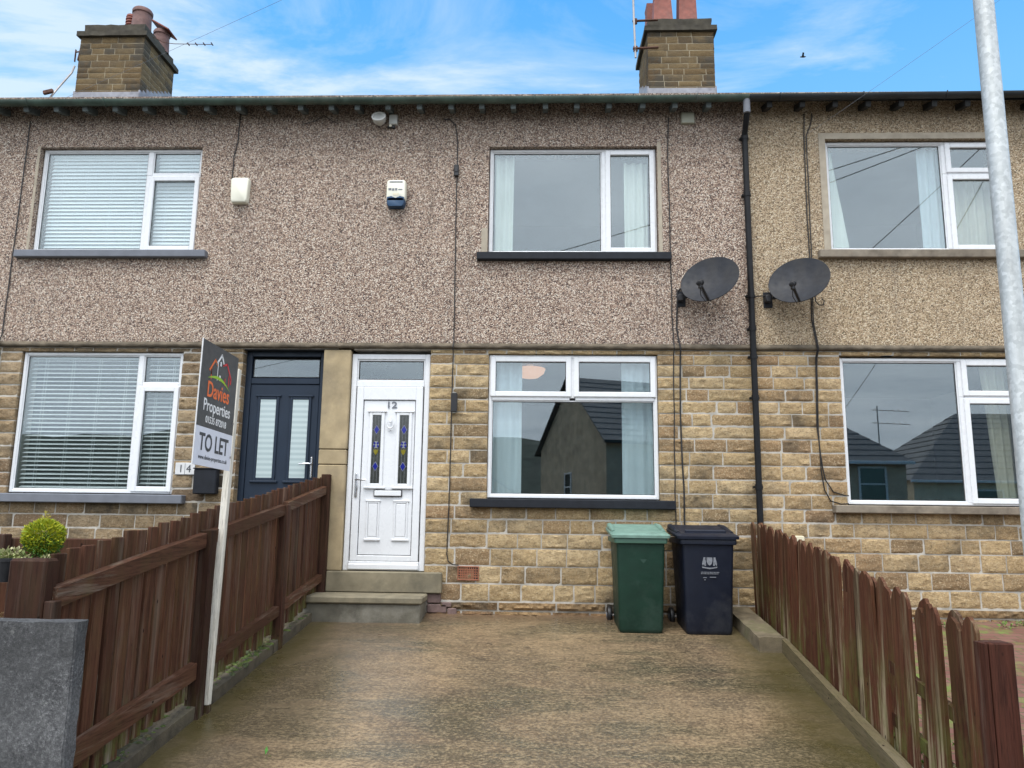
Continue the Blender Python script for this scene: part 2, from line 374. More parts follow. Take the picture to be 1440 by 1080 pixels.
def m_drive():
    t = NT('brushed_concrete'); v = t.co()
    br = t.noise(t.co(scale=(1.0, 14, 14)), 3.2, 7, .75, .3)           # brush marks run across the drive
    spk = t.noise(t.co(scale=(.7, 1, 1)), 58, 3, .7)                 # worn aggregate speckle
    spk2 = t.noise(t.co(scale=(.6, 1, 1)), 26, 5, .8)
    big = t.noise(v, .75, 8, .62, .4); big2 = t.noise(t.co(scale=(.6, 1.3, 1)), .9, 7, .65, .5); red = t.noise(v, 2.3, 6, .6)
    c = t.ramp(big, [(.36, (.088, .064, .040)), (.47, (.142, .101, .060)), (.56, (.205, .144, .083)), (.68, (.28, .20, .118))])
    c = t.mix(t.ramp(red, [(.50, 0.), (.68, .35)]), c, (.19, .12, .07))
    c = t.mix(t.ramp(big2, [(.46, 0.), (.57, .75)]), c, (.058, .054, .034))
    mixn = t.math('ADD', t.math('MULTIPLY', br, .24), t.math('ADD', t.math('MULTIPLY', spk, .50), t.math('MULTIPLY', spk2, .26)))
    hi = t.ramp(mixn, [(.51, 0.), (.56, 1.)])
    c = t.mix(t.math('MULTIPLY', hi, .38), c, (.44, .33, .19))
    dk = t.ramp(mixn, [(.44, 1.), (.49, 0.)])
    c = t.mix(t.math('MULTIPLY', dk, .55), c, (.028, .024, .016))
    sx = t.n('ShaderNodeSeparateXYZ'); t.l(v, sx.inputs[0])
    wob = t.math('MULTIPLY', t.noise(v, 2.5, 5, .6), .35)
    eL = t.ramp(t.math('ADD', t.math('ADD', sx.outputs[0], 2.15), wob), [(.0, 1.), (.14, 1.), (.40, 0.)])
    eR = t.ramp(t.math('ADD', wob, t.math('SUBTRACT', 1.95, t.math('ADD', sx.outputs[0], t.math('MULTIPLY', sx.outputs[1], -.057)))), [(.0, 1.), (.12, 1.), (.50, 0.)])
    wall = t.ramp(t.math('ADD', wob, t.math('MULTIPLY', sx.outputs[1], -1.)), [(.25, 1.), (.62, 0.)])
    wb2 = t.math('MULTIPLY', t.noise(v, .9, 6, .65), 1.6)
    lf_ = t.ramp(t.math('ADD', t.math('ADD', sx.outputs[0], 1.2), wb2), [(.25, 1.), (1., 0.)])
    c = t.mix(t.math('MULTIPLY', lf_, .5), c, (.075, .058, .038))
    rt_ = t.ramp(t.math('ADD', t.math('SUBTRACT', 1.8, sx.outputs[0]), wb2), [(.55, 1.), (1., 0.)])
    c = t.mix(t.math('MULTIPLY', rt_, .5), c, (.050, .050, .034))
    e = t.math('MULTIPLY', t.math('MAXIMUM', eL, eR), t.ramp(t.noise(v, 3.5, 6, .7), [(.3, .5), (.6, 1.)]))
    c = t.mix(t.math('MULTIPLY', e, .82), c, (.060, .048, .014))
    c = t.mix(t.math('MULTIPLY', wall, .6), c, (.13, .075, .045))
    rg = t.ramp(big2, [(.38, .46), (.62, .22)])
    nm = t.bump(mixn, .6, .006)
    return t.bsdf(c, rg, nm, spec=.5)
M['drive'] = m_drive()
def m_paving():
    t = NT('brick_paving'); b = t.n('ShaderNodeTexBrick'); t.l(t.co(), b.inputs['Vector']); b.inputs['Scale'].default_value = 1.
    b.inputs['Brick Width'].default_value = .21; b.inputs['Row Height'].default_value = .105; b.inputs['Mortar Size'].default_value = .006
    b.inputs['Color1'].default_value = (.13, .05, .035, 1); b.inputs['Color2'].default_value = (.18, .085, .065, 1); b.inputs['Mortar'].default_value = (.06, .065, .025, 1)
    n = t.noise(t.co(), 3, 7, .75); c = t.mix(t.ramp(n, [(.5, 0.), (.62, .9)]), b.outputs[0], (.12, .17, .03))
    return t.bsdf(c, .85, t.bump(b.outputs['Fac'], -.6, .01))
M['paving'] = m_paving()
# ------------------------------------------------------------------ masonry
def fbm(p, o=4):
    return noise.fractal(p, .9, 2.1, o, noise_basis='PERLIN_ORIGINAL')
def stones(mb, ox, n, u, z_courses, u0, u1, holes=(), lmin=.2, lmax=.42, gap=.014, bulge=.014, amp=.013, res=.02, depth=.10, seed=1, tint=None):
    """coursed rock-faced stones on the plane through ox with outward normal n and sideways axis u; holes = (u0,u1,z0,z1)"""
    rd = random.Random(seed); n = Vector(n); u = Vector(u); ox = Vector(ox)
    for ci in range(len(z_courses)-1):
        za, zb = z_courses[ci]+gap/2, z_courses[ci+1]-gap/2
        segs = [(u0, u1)]
        for h in holes:
            if h[2] < zb-.02 and h[3] > za+.02:
                ns = []
                for a, b in segs:
                    if h[1] <= a or h[0] >= b: ns.append((a, b)); continue
                    if h[0] > a: ns.append((a, h[0]))
                    if h[1] < b: ns.append((h[1], b))
                segs = ns
        for a, b in segs:
            x = a
            while b-x > .03:
                L = rd.uniform(lmin, lmax)
                if b-x-L < lmin*.75: L = b-x
                if L > lmax*1.25: L = L/2
                xa, xb = x+gap/2*(x > a+.001), x+L-gap/2*(x+L < b-.001)
                x += L
                nx = max(3, int((xb-xa)/res)); nz = max(3, int((zb-za)/res)); off = Vector((rd.uniform(-50, 50), rd.uniform(-50, 50), 0))
                tl = rd.random(); tc = tint(rd, (xa+xb)/2, (za+zb)/2) if tint else (tl, rd.random(), rd.random())
                jx = [rd.uniform(-.003, .003) for _ in range(4)]; push = rd.uniform(-.005, .006)
                vs = []
                for j in range(nz+1):
                    for i in range(nx+1):
                        s, r = i/nx, j/nz
                        px = xa+(xb-xa)*s+jx[0]*(1-s)*(1-r)+jx[1]*s*r; pz = za+(zb-za)*r+jx[2]*(1-r)*s+jx[3]*r*(1-s)
                        e = min(min(s, 1-s)*(xb-xa), min(r, 1-r)*(zb-za)); k = min(1, e/.014); k = math.sin(k*math.pi/2)
                        q = Vector((px*6, pz*13, ci*.7))+off
                        d = push + (bulge-.012)+.009*k+amp*k*(fbm(q)*.6+.75*fbm(q*2.9, 4))
                        d = max(d, push*.3+.0035*k)
                        if k < .99:
                            wob = .0035*noise.noise(Vector((px*30, pz*30, 5)))
                            px += wob; pz += wob
                        vs.append(ox+u*px+Vector((0, 0, pz))+n*d)
                N = len(vs); fs = [(j*(nx+1)+i, j*(nx+1)+i+1, (j+1)*(nx+1)+i+1, (j+1)*(nx+1)+i) for j in range(nz) for i in range(nx)]
                ring = [i for i in range(nx+1)]+[j*(nx+1)+nx for j in range(1, nz+1)]+[nz*(nx+1)+i for i in range(nx-1, -1, -1)]+[j*(nx+1) for j in range(nz-1, 0, -1)]
                for q in ring:
                    v = vs[q]; vs.append(v - n*((v-ox).dot(n)+depth))
                m = len(ring)
                fs += [(ring[k2], N+k2, N+(k2+1) % m, ring[(k2+1) % m]) for k2 in range(m)]
                mb.add(vs, fs, tc)
def panels(mb, x0, x1, z0, z1, y0, y1, holes, b=.0):
    """solid wall slab with rectangular holes (no overlaps)"""
    xs = sorted({x0, x1, *[min(max(h[0], x0), x1) for h in holes], *[min(max(h[1], x0), x1) for h in holes]})
    zs = sorted({z0, z1, *[min(max(h[2], z0), z1) for h in holes], *[min(max(h[3], z0), z1) for h in holes]})
    def inside(i, k):
        if i < 0 or k < 0 or i >= len(xs)-1 or k >= len(zs)-1: return False
        cx, cz = (xs[i]+xs[i+1])/2, (zs[k]+zs[k+1])/2
        return not any(h[0] < cx < h[1] and h[2] < cz < h[3] for h in holes)
    for i in range(len(xs)-1):
        for k in range(len(zs)-1):
            if not inside(i, k): continue
            a, b2, c, d = xs[i], xs[i+1], zs[k], zs[k+1]
            mb.add([(a, y0, c), (b2, y0, c), (b2, y0, d), (a, y0, d)], [(0, 1, 2, 3)])
            mb.add([(a, y1, c), (a, y1, d), (b2, y1, d), (b2, y1, c)], [(0, 1, 2, 3)])
            if not inside(i-1, k): mb.add([(a, y0, c), (a, y0, d), (a, y1, d), (a, y1, c)], [(0, 1, 2, 3)])
            if not inside(i+1, k): mb.add([(b2, y0, c), (b2, y1, c), (b2, y1, d), (b2, y0, d)], [(0, 1, 2, 3)])
            if not inside(i, k-1): mb.add([(a, y0, c), (a, y1, c), (b2, y1, c), (b2, y0, c)], [(0, 1, 2, 3)])
            if not inside(i, k+1): mb.add([(a, y0, d), (b2, y0, d), (b2, y1, d), (a, y1, d)], [(0, 1, 2, 3)])
COURSES = [.125, .308, .494, .682, .84, .992, 1.137, 1.290, 1.443, 1.600, 1.745, 1.890, 2.031, 2.170, 2.309, 2.445, 2.58, 2.715, 2.83, 2.885]
# ------------------------------------------------------------------ windows
def frame_rect(mb, x0, x1, z0, z1, w, y0, y1, b=.006, wb=None, wt=None):
    wb = wb or w; wt = wt or w
    mb.box(x0, x0+w, y0, y1, z0, z1, b); mb.box(x1-w, x1, y0, y1, z0, z1, b)
    mb.box(x0+w-.002, x1-w+.002, y0+.0006, y1, z1-wt, z1-.0004, b); mb.box(x0+w-.002, x1-w+.002, y0+.0006, y1, z0+.0004, z0+wb, b)
def pane(x0, x1, z0, z1, y, win, mat='glass'):
    mb = MB(); mb.box(x0+.001, x1-.001, y, y+.006, z0+.001, z1-.001, .0005); mk('pane', mb, M[mat], win, (x0, y, z0))
    g = MB(); frame_rect(g, x0-.001, x1+.001, z0-.001, z1+.001, .007, y-.006, y-.0005, .001); mk('gasket', g, M['gasket'], win, (x0, y, z0))
def window(house, x0, x1, z0, z1, cells, sill, y=0., label=None):
    """cells: (x0,x1,z0,z1,kind)"""
    f = MB(); frame_rect(f, x0, x1, z0, z1, .034, y, y+.07)
    xs = sorted({c[0] for c in cells if c[0] > x0+.01}); 
    for (a, b, c, d, k) in cells:
        if a > x0+.01: f.box(a-.030, a+.030, y+.0008, y+.07, c+.0301 if c < z0+.01 else c, d-.0341 if d > z1-.01 else d, .006)
    seen = set()
    for (a, b, c, d, k) in cells:
        if c > z0+.01 and (c, a) not in seen:
            seen.add((c, a)); f.box(a+(.031 if a > x0+.01 else .0345), b-(.031 if b < x1-.01 else .0345), y+.0015, y+.07, c-.028, c+.028, .006)
    win = mk('window', f, M['white'], house, (x0, y, z0))
    if label: win['label'] = label
    for (a, b, c, d, k) in cells:
        ia = a+(.028 if a > x0+.01 else .032); ib = b-(.028 if b < x1-.01 else .032)
        ic = c+(.026 if c > z0+.01 else .032); idd = d-(.026 if d < z1-.01 else .032)
        if k == 'fix':
            bd = MB(); frame_rect(bd, ia, ib, ic, idd, .014, y+.012, y+.05, .005); mk('glazing_bead', bd, M['white'], win, (ia, y, ic))
            pane(ia+.014, ib-.014, ic+.014, idd-.014, y+.03, win)
        else:
            oa, ob, oc, od = ia-.014, ib+.014, ic-.012, idd+.012
            sh = MB(); frame_rect(sh, oa, ob, oc, od, .058, y-.018, y+.045, .006); mk('sash', sh, M['white'], win, (oa, y, oc))
            pane(oa+.058, ob-.058, oc+.058, od-.058, y+.015, win)
    if sill:
        sx0, sx1, sz0, sz1, mat = sill
        s = MB(); s.box(sx0, sx1, -.135, .05, sz0, sz1, .008)
        mk('sill', s, M[mat], win, (sx0, 0, sz0))
    return win
def room(house, x0, x1, z0, z1, mat='room', d=3.2):
    mb = MB(); y0, y1 = .285, d
    mb.add([(x0, y0, z0), (x1, y0, z0), (x1, y1, z0), (x0, y1, z0), (x0, y0, z1), (x1, y0, z1), (x1, y1, z1), (x0, y1, z1)],
           [(0, 1, 2, 3), (4, 7, 6, 5), (3, 2, 6, 7), (0, 3, 7, 4), (1, 5, 6, 2)])
    mk('room_interior', mb, M[mat], house, fix=False)
def blind(x0, x1, z0, z1, y, pitch, tilt, w, label, split=True):
    t = empty('venetian_blind', ((x0+x1)/2, y, z1), label, 'window blind', 'white venetian blinds in the left house')
    mb = MB(); z = z1-.05
    while z > z0+.02:
        Mx = Matrix.Translation((0, y, z)) @ Matrix.Rotation(tilt, 4, 'X')
        mb.box(x0, x1, -w/2, w/2, -.0014, .0014, .0005, Mx); z -= pitch*random.uniform(.985, 1.015)
    mk('slats', mb, M['slat'], t)
    hb = MB(); hb.box(x0, x1, y-.02, y+.025, z1-.03, z1, .004); mk('head_rail', hb, M['slat'], t)
    bb = MB(); bb.box(x0, x1, y-.018, y+.018, z0, z0+.02, .004); mk('bottom_rail', bb, M['slat'], t)
    k = 4 if x1-x0 > .8 else 2
    cd = MB()
    for i in range(k):
        xx = x0+(x1-x0)*(i+.5)/k
        for dy in (-w*.45, w*.45): cd.tube([(xx, y+dy, z1-.02), (xx, y+dy, z0)], .0016, 5)
    mk('cord', cd, M['slat'], t)
def curtain(x0, x1, z0, z1, y, mat, label, amp=.022, per=.10, x0b=None, x1b=None, group=None):
    x0b = x0 if x0b is None else x0b; x1b = x1 if x1b is None else x1b
    n = int((x1-x0)/.008)+8; mz = 14; vs = []
    ph = random.uniform(0, 6)
    for th in (0, .004):
        for j in range(mz+1):
            r = j/mz
            for i in range(n+1):
                s = i/n; a = x0b+(x0-x0b)*r; b = x1b+(x1-x1b)*r; x = a+(b-a)*s
                vs.append((x, y+th+amp*math.sin(ph+2*math.pi*(x1-x0)*s/per+.4*math.sin(3*r+s*5))*(.7+.3*r)+.006*noise.noise(Vector((x*20, r*4, 1))), z0+(z1-z0)*r))
    N = (n+1)*(mz+1); fs = []
    for j in range(mz):
        for i in range(n):
            q = (j*(n+1)+i, j*(n+1)+i+1, (j+1)*(n+1)+i+1, (j+1)*(n+1)+i); fs.append(q); fs.append(tuple(N+k for k in reversed(q)))
    mb = MB().add(vs, fs); o = mk('curtain', mb, M[mat], None, ((x0+x1)/2, y, z0), smooth=True, fix=False); tag(o, label, 'curtain', group)
    return o
# ------------------------------------------------------------------ the three houses
XA, XB, XC, XD = -7.35, -2.295, 2.37, 7.3
def house(x0, x1, label, peb, stone, holes_lo, holes_hi, seed, soot):
    h = empty('terraced_house', ((x0+x1)/2, 0, 0), label, 'house', 'terraced houses in a row')
    hl = [(a, b, c, d) for a, b, c, d in holes_lo]
    mb = MB(); stones(mb, (0, -.03, 0), (0, -1, 0), (1, 0, 0), COURSES, x0, x1, hl, seed=seed)
    mk('stone_wall', mb, M[stone], h, smooth='auto')
    mo = MB(); panels(mo, x0, x1, -.6, 2.9, -.0300, .28, [(a-.004, b+.004, c-.004, d+.004) for a, b, c, d in hl]); mk('mortar', mo, M['mortar'], h)
    fo = MB(); stones(fo, (0, -.035, 0), (0, -1, 0), (1, 0, 0), [-.10, .03, .122], x0, x1, [(a-.1, b+.1, -1, .2) for a, b, c, d in hl if c < .5], lmin=.25, lmax=.8, gap=.02, bulge=.022, amp=.05, seed=seed+5, depth=.05)
    mk('foundation_stones', fo, M['foot'], h, smooth='auto')
    up = MB(); panels(up, x0, x1, 2.935, 6.0, -.06, .28, holes_hi)
    # bottom lip: a rolled uneven edge of render
    prof = [(-.0595, 2.95), (-.066, 2.94), (-.074, 2.930), (-.080, 2.917), (-.078, 2.903), (-.068, 2.889), (-.02, 2.886), (.06, 2.886)]
    nx = int((x1-x0)/.03); vs = []
    for i in range(nx+1):
        x = x0+(x1-x0)*i/nx
        for k, (y, z) in enumerate(prof):
            w = (0, .3, .8, 1, 1, 1, .2, 0)[k]
            vs.append((x, y-.007*w*fbm(Vector((x*5, k*.6, seed))), z+.007*w*fbm(Vector((x*9, 7+k*.3, seed)))))
    m = len(prof); fs = [(i*m+k, (i+1)*m+k, (i+1)*m+k+1, i*m+k+1) for i in range(nx) for k in range(m-1)]
    dm = MB().add(vs, fs); mk('render_drip', dm, M['drip'], h, smooth=True)
    mk('pebbledash_wall', up, M[peb], h)
    # roof
    ey, ez, ry, rz = -.30, 5.768, 3.73, 5.768+4.03*.563
    rf = MB(); nr = 13; step = .302
    xs = []; k = x0
    x = x0
    while x < x1-.001:
        for dx, dz in ((0, 0), (.02, .014), (.045, .020), (.07, .014), (.09, 0), (.19, -.004)): xs.append((min(x+dx, x1), dz))
        x += step
    xs.append((x1, 0)); vs = []; rows = []
    for r_ in range(nr):
        for e in (0, 1):
            t = (r_+e)/nr; y = ey+(ry-ey)*t; z = ez+(rz-ez)*t + (.022 if e == 0 else 0)+.02
            rows.append([(xx, y, z+dz) for xx, dz in xs])
    n2 = len(xs); base = [v for g in rows for v in g]
    fs = [(j*n2+i, j*n2+i+1, (j+1)*n2+i+1, (j+1)*n2+i) for j in range(len(rows)-1) for i in range(n2-1)]
    rf.add(base, fs)
    rf.add([(x0, ey+.01, ez-.012), (x1, ey+.01, ez-.012), (x1, ry, rz-.03), (x0, ry, rz-.03)], [(0, 1, 2, 3)])
    rf.add([(x0, ry, rz), (x1, ry, rz), (x1, 2*ry-ey, ez), (x0, 2*ry-ey, ez)], [(0, 1, 2, 3)])
    for i in range(nr*0+int((x1-x0)/.45)):
        xx = x0+.45*i; rf.tube([(xx, ry, rz), (xx+.44, ry, rz)], .09, 10)
    mk('roof', rf, M['tile'], h)
    bk = MB(); bk.box(x0+.01, x1-.01, 7.5, 7.75, -.6, 5.9, 0); bk.box(x0, x0+.08, .282, 7.5, -.6, 5.75, 0); bk.box(x1-.08, x1, .282, 7.5, -.6, 5.75, 0)
    mk('side_and_rear_walls', bk, M[peb], h)
    return h
HLc = [(-2.14, -1.235, -1, 2.87), (-.575, 1.318, 1.115, 2.835)]
HLl = [(-5.975, -4.085, 1.115, 2.84), (-3.385, -2.30, -1, 2.875)]
HLr = [(3.33, 5.27, 1.115, 2.835)]
H14 = house(XA, XB, 'left terraced house with navy door, grey sills and white venetian blinds', 'peb', 'stoneL', HLl, [(-6.03, -4.05, 4.03, 5.345)], 11, .5)
H12 = house(XB, XC, 'middle terraced house with white front door numbered 12 and black sills', 'peb', 'stone', HLc+[(XB-.1, -2.12, -1, 2.9)], [(-.612, 1.353, 4.01, 5.328)], 23, .3)
H10 = house(XC, XD, 'right terraced house with yellower pebbledash and worn stone sills behind the lamp post', 'peb2', 'stoneR', HLr, [(3.30, 5.30, 4.04, 5.405)], 37, .2)
# windows ------------------------------------------------------------
window(H14, -6.02, -4.06, 4.04, 5.34, [(-6.02, -4.70, 4.04, 5.34, 'fix'), (-4.70, -4.06, 4.04, 5.005, 'sash'), (-4.70, -4.06, 5.005, 5.34, 'fix')], (-6.16, -3.885, 3.945, 4.032, 'sill_grey'))
window(H14, -5.965, -4.09, 1.225, 2.832, [(-5.965, -4.58, 1.225, 2.832, 'fix'), (-4.58, -4.09, 1.225, 2.452, 'sash'), (-4.58, -4.09, 2.452, 2.832, 'fix')], (-6.10, -3.92, 1.115, 1.212, 'sill_grey'))
window(H12, -.605, 1.346, 4.02, 5.32, [(-.605, .742, 4.02, 5.32, 'fix'), (.742, 1.346, 4.02, 5.32, 'sash')], (-.73, 1.488, 3.918, 4.008, 'sill_black'))
window(H12, -.572, 1.315, 1.225, 2.828, [(-.572, 1.315, 1.225, 2.338, 'fix'), (-.572, .368, 2.338, 2.828, 'sash'), (.368, 1.315, 2.338, 2.828, 'sash')], (-.75, 1.472, 1.118, 1.213, 'sill_black'))
window(H10, 3.31, 5.29, 4.055, 5.395, [(3.31, 4.676, 4.055, 5.395, 'fix'), (4.676, 5.29, 4.055, 4.995, 'sash'), (4.676, 5.29, 4.995, 5.395, 'sash')], (3.145, 5.45, 3.945, 4.04, 'sill_stone'))
window(H10, 3.335, 5.265, 1.20, 2.812, [(3.335, 4.647, 1.20, 2.812, 'fix'), (4.647, 5.265, 1.20, 2.38, 'sash'), (4.647, 5.265, 2.38, 2.812, 'sash')], (3.16, 5.42, 1.105, 1.188, 'sill_stone'))
# smooth cement surround round the upper right window, thin cement fillet on the left ones
cs = MB(); frame_rect(cs, 3.225, 5.375, 4.045, 5.48, .077, -.067, -.0605, .003, wb=.003, wt=.077); mk('cement_surround', cs, M['reveal'], H10)
cs = MB(); cs.box(-.685, -.615, -.066, -.0605, 4.01, 4.32, .004); mk('cement_patch', cs, M['reveal'], H12)
cs = MB(); cs.box(1.356, 1.40, -.066, -.0605, 4.01, 5.38, .004); mk('cement_surround', cs, M['reveal'], H12)
cs = MB(); cs.box(-6.066, -6.033, -.064, -.0605, 4.035, 5.36, .003); mk('cement_surround', cs, M['reveal'], H14)
for hh, (a, b) in ((H14, (-6.0, -4.08)), (H12, (-.59, 1.33)), (H10, (3.32, 5.28))):      # dark timber lintel strip under the render
    pass
# rooms
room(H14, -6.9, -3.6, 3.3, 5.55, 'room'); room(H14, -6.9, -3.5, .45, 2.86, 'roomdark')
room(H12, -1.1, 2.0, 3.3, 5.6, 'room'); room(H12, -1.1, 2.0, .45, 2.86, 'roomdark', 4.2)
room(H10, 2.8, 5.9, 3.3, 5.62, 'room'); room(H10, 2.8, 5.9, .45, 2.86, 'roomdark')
blind(-5.96, -4.735, 4.08, 5.31, .10, .0465, R(58), .05, 'white venetian blind in the large pane of the upstairs left window')
blind(-4.64, -4.11, 4.08, 5.31, .10, .0465, R(58), .05, 'narrow white venetian blind behind the opening light of the upstairs left window')
blind(-5.91, -4.63, 1.27, 2.80, .10, .0485, R(24), .05, 'open-slatted white venetian blind in the large pane of the downstairs left window')
blind(-4.52, -4.14, 1.27, 2.80, .10, .0485, R(24), .05, 'narrow open-slatted venetian blind beside the to let board')
curtain(-.54, -.32, 4.06, 5.29, .13, 'curtain', 'cream curtain at the left side of the middle upstairs window', x0b=-.54, x1b=-.33)
curtain(.985, 1.26, 4.06, 5.20, .13, 'curtain', 'cream curtain behind the narrow opening light of the middle upstairs window')
curtain(-.54, -.20, 1.26, 2.80, .14, 'voile', 'pale blue curtain at the left side of the middle downstairs window', amp=.014, per=.12)
curtain(.93, 1.28, 1.26, 2.80, .14, 'voile', 'pale blue curtain with speckled edge at the right side of the middle downstairs window', amp=.014, per=.12)
curtain(3.37, 3.43, 4.09, 5.36, .13, 'curtain', 'white curtain swept to the left edge of the upstairs right window', x0b=3.37, x1b=3.60)
curtain(4.42, 4.68, 4.09, 5.36, .13, 'voile', 'thin pale curtain at the middle of the upstairs right window')
curtain(4.75, 5.24, 4.09, 4.97, .15, 'curtR', 'beige curtain behind the opening light of the upstairs right window')
curtain(4.95, 5.24, 1.26, 2.78, .15, 'curtR', 'beige curtain at the right side of the downstairs right window', x0b=5.03, x1b=5.24)
# ceiling lamps seen through the middle downstairs window
def ceil_lamp(x, y, z, r, label):
    t = empty('ceiling_lamp', (x, y, 2.86), label, 'lamp')
    mb = MB(); mb.lathe([(.001, z-.12), (r*.55, z-.10), (r*.9, z-.05), (r, z), (r*.98, z+.01), (.001, z+.012)], Matrix.Translation((x, y, 0)), 24); mk('shade', mb, M['shade'], t, smooth='auto')
    c = MB(); c.tube([(x, y, z), (x, y, 2.86)], .006); c.lathe([(.001, 2.83), (.04, 2.835), (.045, 2.858)], Matrix.Translation((x, y, 0)), 16); mk('flex', c, M['creamw'], t)
ceil_lamp(-.12, .72, 2.80, .19, 'glowing peach bowl lamp on the ceiling seen through the downstairs middle window')
# ------------------------------------------------------------------ eaves, gutters
RA = [-6.86, -6.49, -6.125, -5.759, -5.411, -5.047, -4.685, -4.306, -3.945, -3.568, -3.201, -2.827, -2.462, -2.157, -1.794, -1.424, -1.054, -.695, -.328, .047, .411, .783, 1.171, 1.541, 1.926]
x = 2.62
while x < 7.2: RA.append(x); x += .372
for x in RA:
    hh = H14 if x < XB else H12 if x < XC else H10
    mb = MB(); mb.bar((x, -.275, 5.728), (x, .2, 5.86), .062, .070, .004); mk('rafter_end', mb, M['rafter'] if x < 2 else M['rafterblk'], hh)
for hh, a, b, mt in ((H14, XA, XB, 'gutter'), (H12, XB, XC-.004, 'gutter'), (H10, XC, XD, 'gutterblk')):
    dz = 0 if hh is not H10 else .0
    mb = MB(); rings = []
    nx = 30
    prof = [(math.cos(R(a_))*.056, math.sin(R(a_))*.056) for a_ in range(180, 361, 15)]; prof += [(p[0]*.92, p[1]*.92) for p in reversed(prof)]
    for i in range(nx+1):
        x = a+(b-a)*i/nx; sag = .004*noise.noise(Vector((x*1.3, 0, 0)))
        zz = 5.797+dz+(0 if x < 1.5 else .007*(x-1.5))
        rings.append([Vector((x, -.315+p, zz+q+sag)) for p, q in prof])
    mb.loft(rings); g = mk('gutter', mb, M[mt], hh, smooth='auto')
    fb = MB(); fb.box(a, b, -.258, -.245, 5.775, 5.80, .002); mk('fascia', fb, M['rafterblk'], hh)
    x = a+.35
    while x < b:
        br = MB(); zz = 5.797+(0 if x < 1.5 else .007*(x-1.5))
        br.tube([(x, -.315+math.cos(R(q))*.060, zz+math.sin(R(q))*.060) for q in range(170, 375, 15)], .007, 6); mk('bracket', br, M[mt], g); x += .93
# black soffit boards between rafters
for hh, a, b in ((H14, XA, XB), (H12, XB, XC), (H10, XC, XD)):
    mb = MB(); mb.add([(a, -.245, 5.79), (b, -.245, 5.79), (b, .0, 5.92), (a, .0, 5.92)], [(0, 1, 2, 3)]); mb.add([(a, -.245, 5.80), (b, -.245, 5.80), (b, .0, 5.93), (a, .0, 5.93)], [(0, 3, 2, 1)])
    mk('soffit_board', mb, M['rafterblk'], hh)
# downpipe of the middle house
dp = MB(); path = [(2.345, -.315, 5.74), (2.352, -.30, 5.62), (2.355, -.20, 5.50), (2.360, -.125, 5.42), (2.362, -.12, 5.3), (2.362, -.12, .9), (2.365, -.12, .05)]
dp.tube(path, .034, 16); d = mk('downpipe', dp, M['pipe'], H12, smooth='auto')
for z in (5.40, 4.70, 3.50, 3.12, 2.80, 2.34, 1.37):
    c = MB(); c.tube([(2.362, -.12, z-.028), (2.362, -.12, z+.028)], .040, 16); c.box(2.31, 2.415, -.10, -.058, z-.012, z+.012, .002); mk('collar', c, M['pipe'], d, smooth='auto')
out = MB(); out.tube([(2.345, -.315, 5.76), (2.345, -.315, 5.60)], .040, 14); mk('outlet', out, M['sill_grey'], d, smooth='auto')
# ------------------------------------------------------------------ pilaster, steps, plinth
pl = MB(); pl.box(-2.452, -2.142, -.052, .25, 1.74, 2.868, .008); pl.box(-2.452, -2.142, -.050, .25, 1.57, 1.733, .008); pl.box(-2.452, -2.142, -.052, .25, .424, 1.563, .008)
mk('stone_pilaster', pl, M['ashlar'], H12)
pl = MB(); pl.box(-2.452, -2.292, -.050, .25, .1, .42, .008); mk('pilaster_base', pl, M['ashlar'], H12)
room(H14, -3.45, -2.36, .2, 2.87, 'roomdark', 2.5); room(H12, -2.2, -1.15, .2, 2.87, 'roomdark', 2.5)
ths = MB(); ths.box(-2.286, -1.035, -.11, .2, .2035, .421, .010); mk('threshold_stone', ths, M['ashlar2'], H12)
bf = MB()
for (a, b, c, d_) in ((-1.19, -1.045, .10, .20), (-1.04, -.93, .06, .11), (-1.19, -.98, .0, .09), (-.97, -.87, -.02, .05)): bf.box(a, b, -.07, -.02, c, d_, .008)
mk('infill_bricks', bf, M['brick'], H12)
st = empty('doorstep', (-1.8, -.3, 0), 'mossy stone doorstep slab below the white front door', 'step')
mb = MB(); nn = 16; vs = []
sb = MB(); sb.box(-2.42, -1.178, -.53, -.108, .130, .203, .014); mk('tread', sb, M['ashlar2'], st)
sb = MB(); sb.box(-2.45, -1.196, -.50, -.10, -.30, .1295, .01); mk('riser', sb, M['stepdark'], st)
pb = MB(); pb.box(4.05, XD, -.085, -.04, -.42, -.085, .01); pb.box(2.95, 4.04, -.085, -.04, -.42, -.10, .01); mk('plinth', pb, M['plinth'], H10)
# air brick
ab = MB(); a0, a1, c0, c1 = -.873, -.640, .340, .490
frame_rect(ab, a0, a1, c0, c1, .012, -.052, -.01, .002)
for i in range(1, 9): ab.box(a0+.012+(a1-a0-.024)*i/9-.005, a0+.012+(a1-a0-.024)*i/9+.005, -.048, -.01, c0+.012, c1-.012, .001)
for i in range(1, 5): ab.box(a0+.012, a1-.012, -.046, -.01, c0+.012+(c1-c0-.024)*i/5-.005, c0+.012+(c1-c0-.024)*i/5+.005, .001)
o = mk('air_brick', ab, M['terracotta'], H12)
ab = MB(); ab.box(a0+.002, a1-.002, -.035, -.018, c0+.002, c1-.002, .001); mk('backing', ab, M['black'], o)
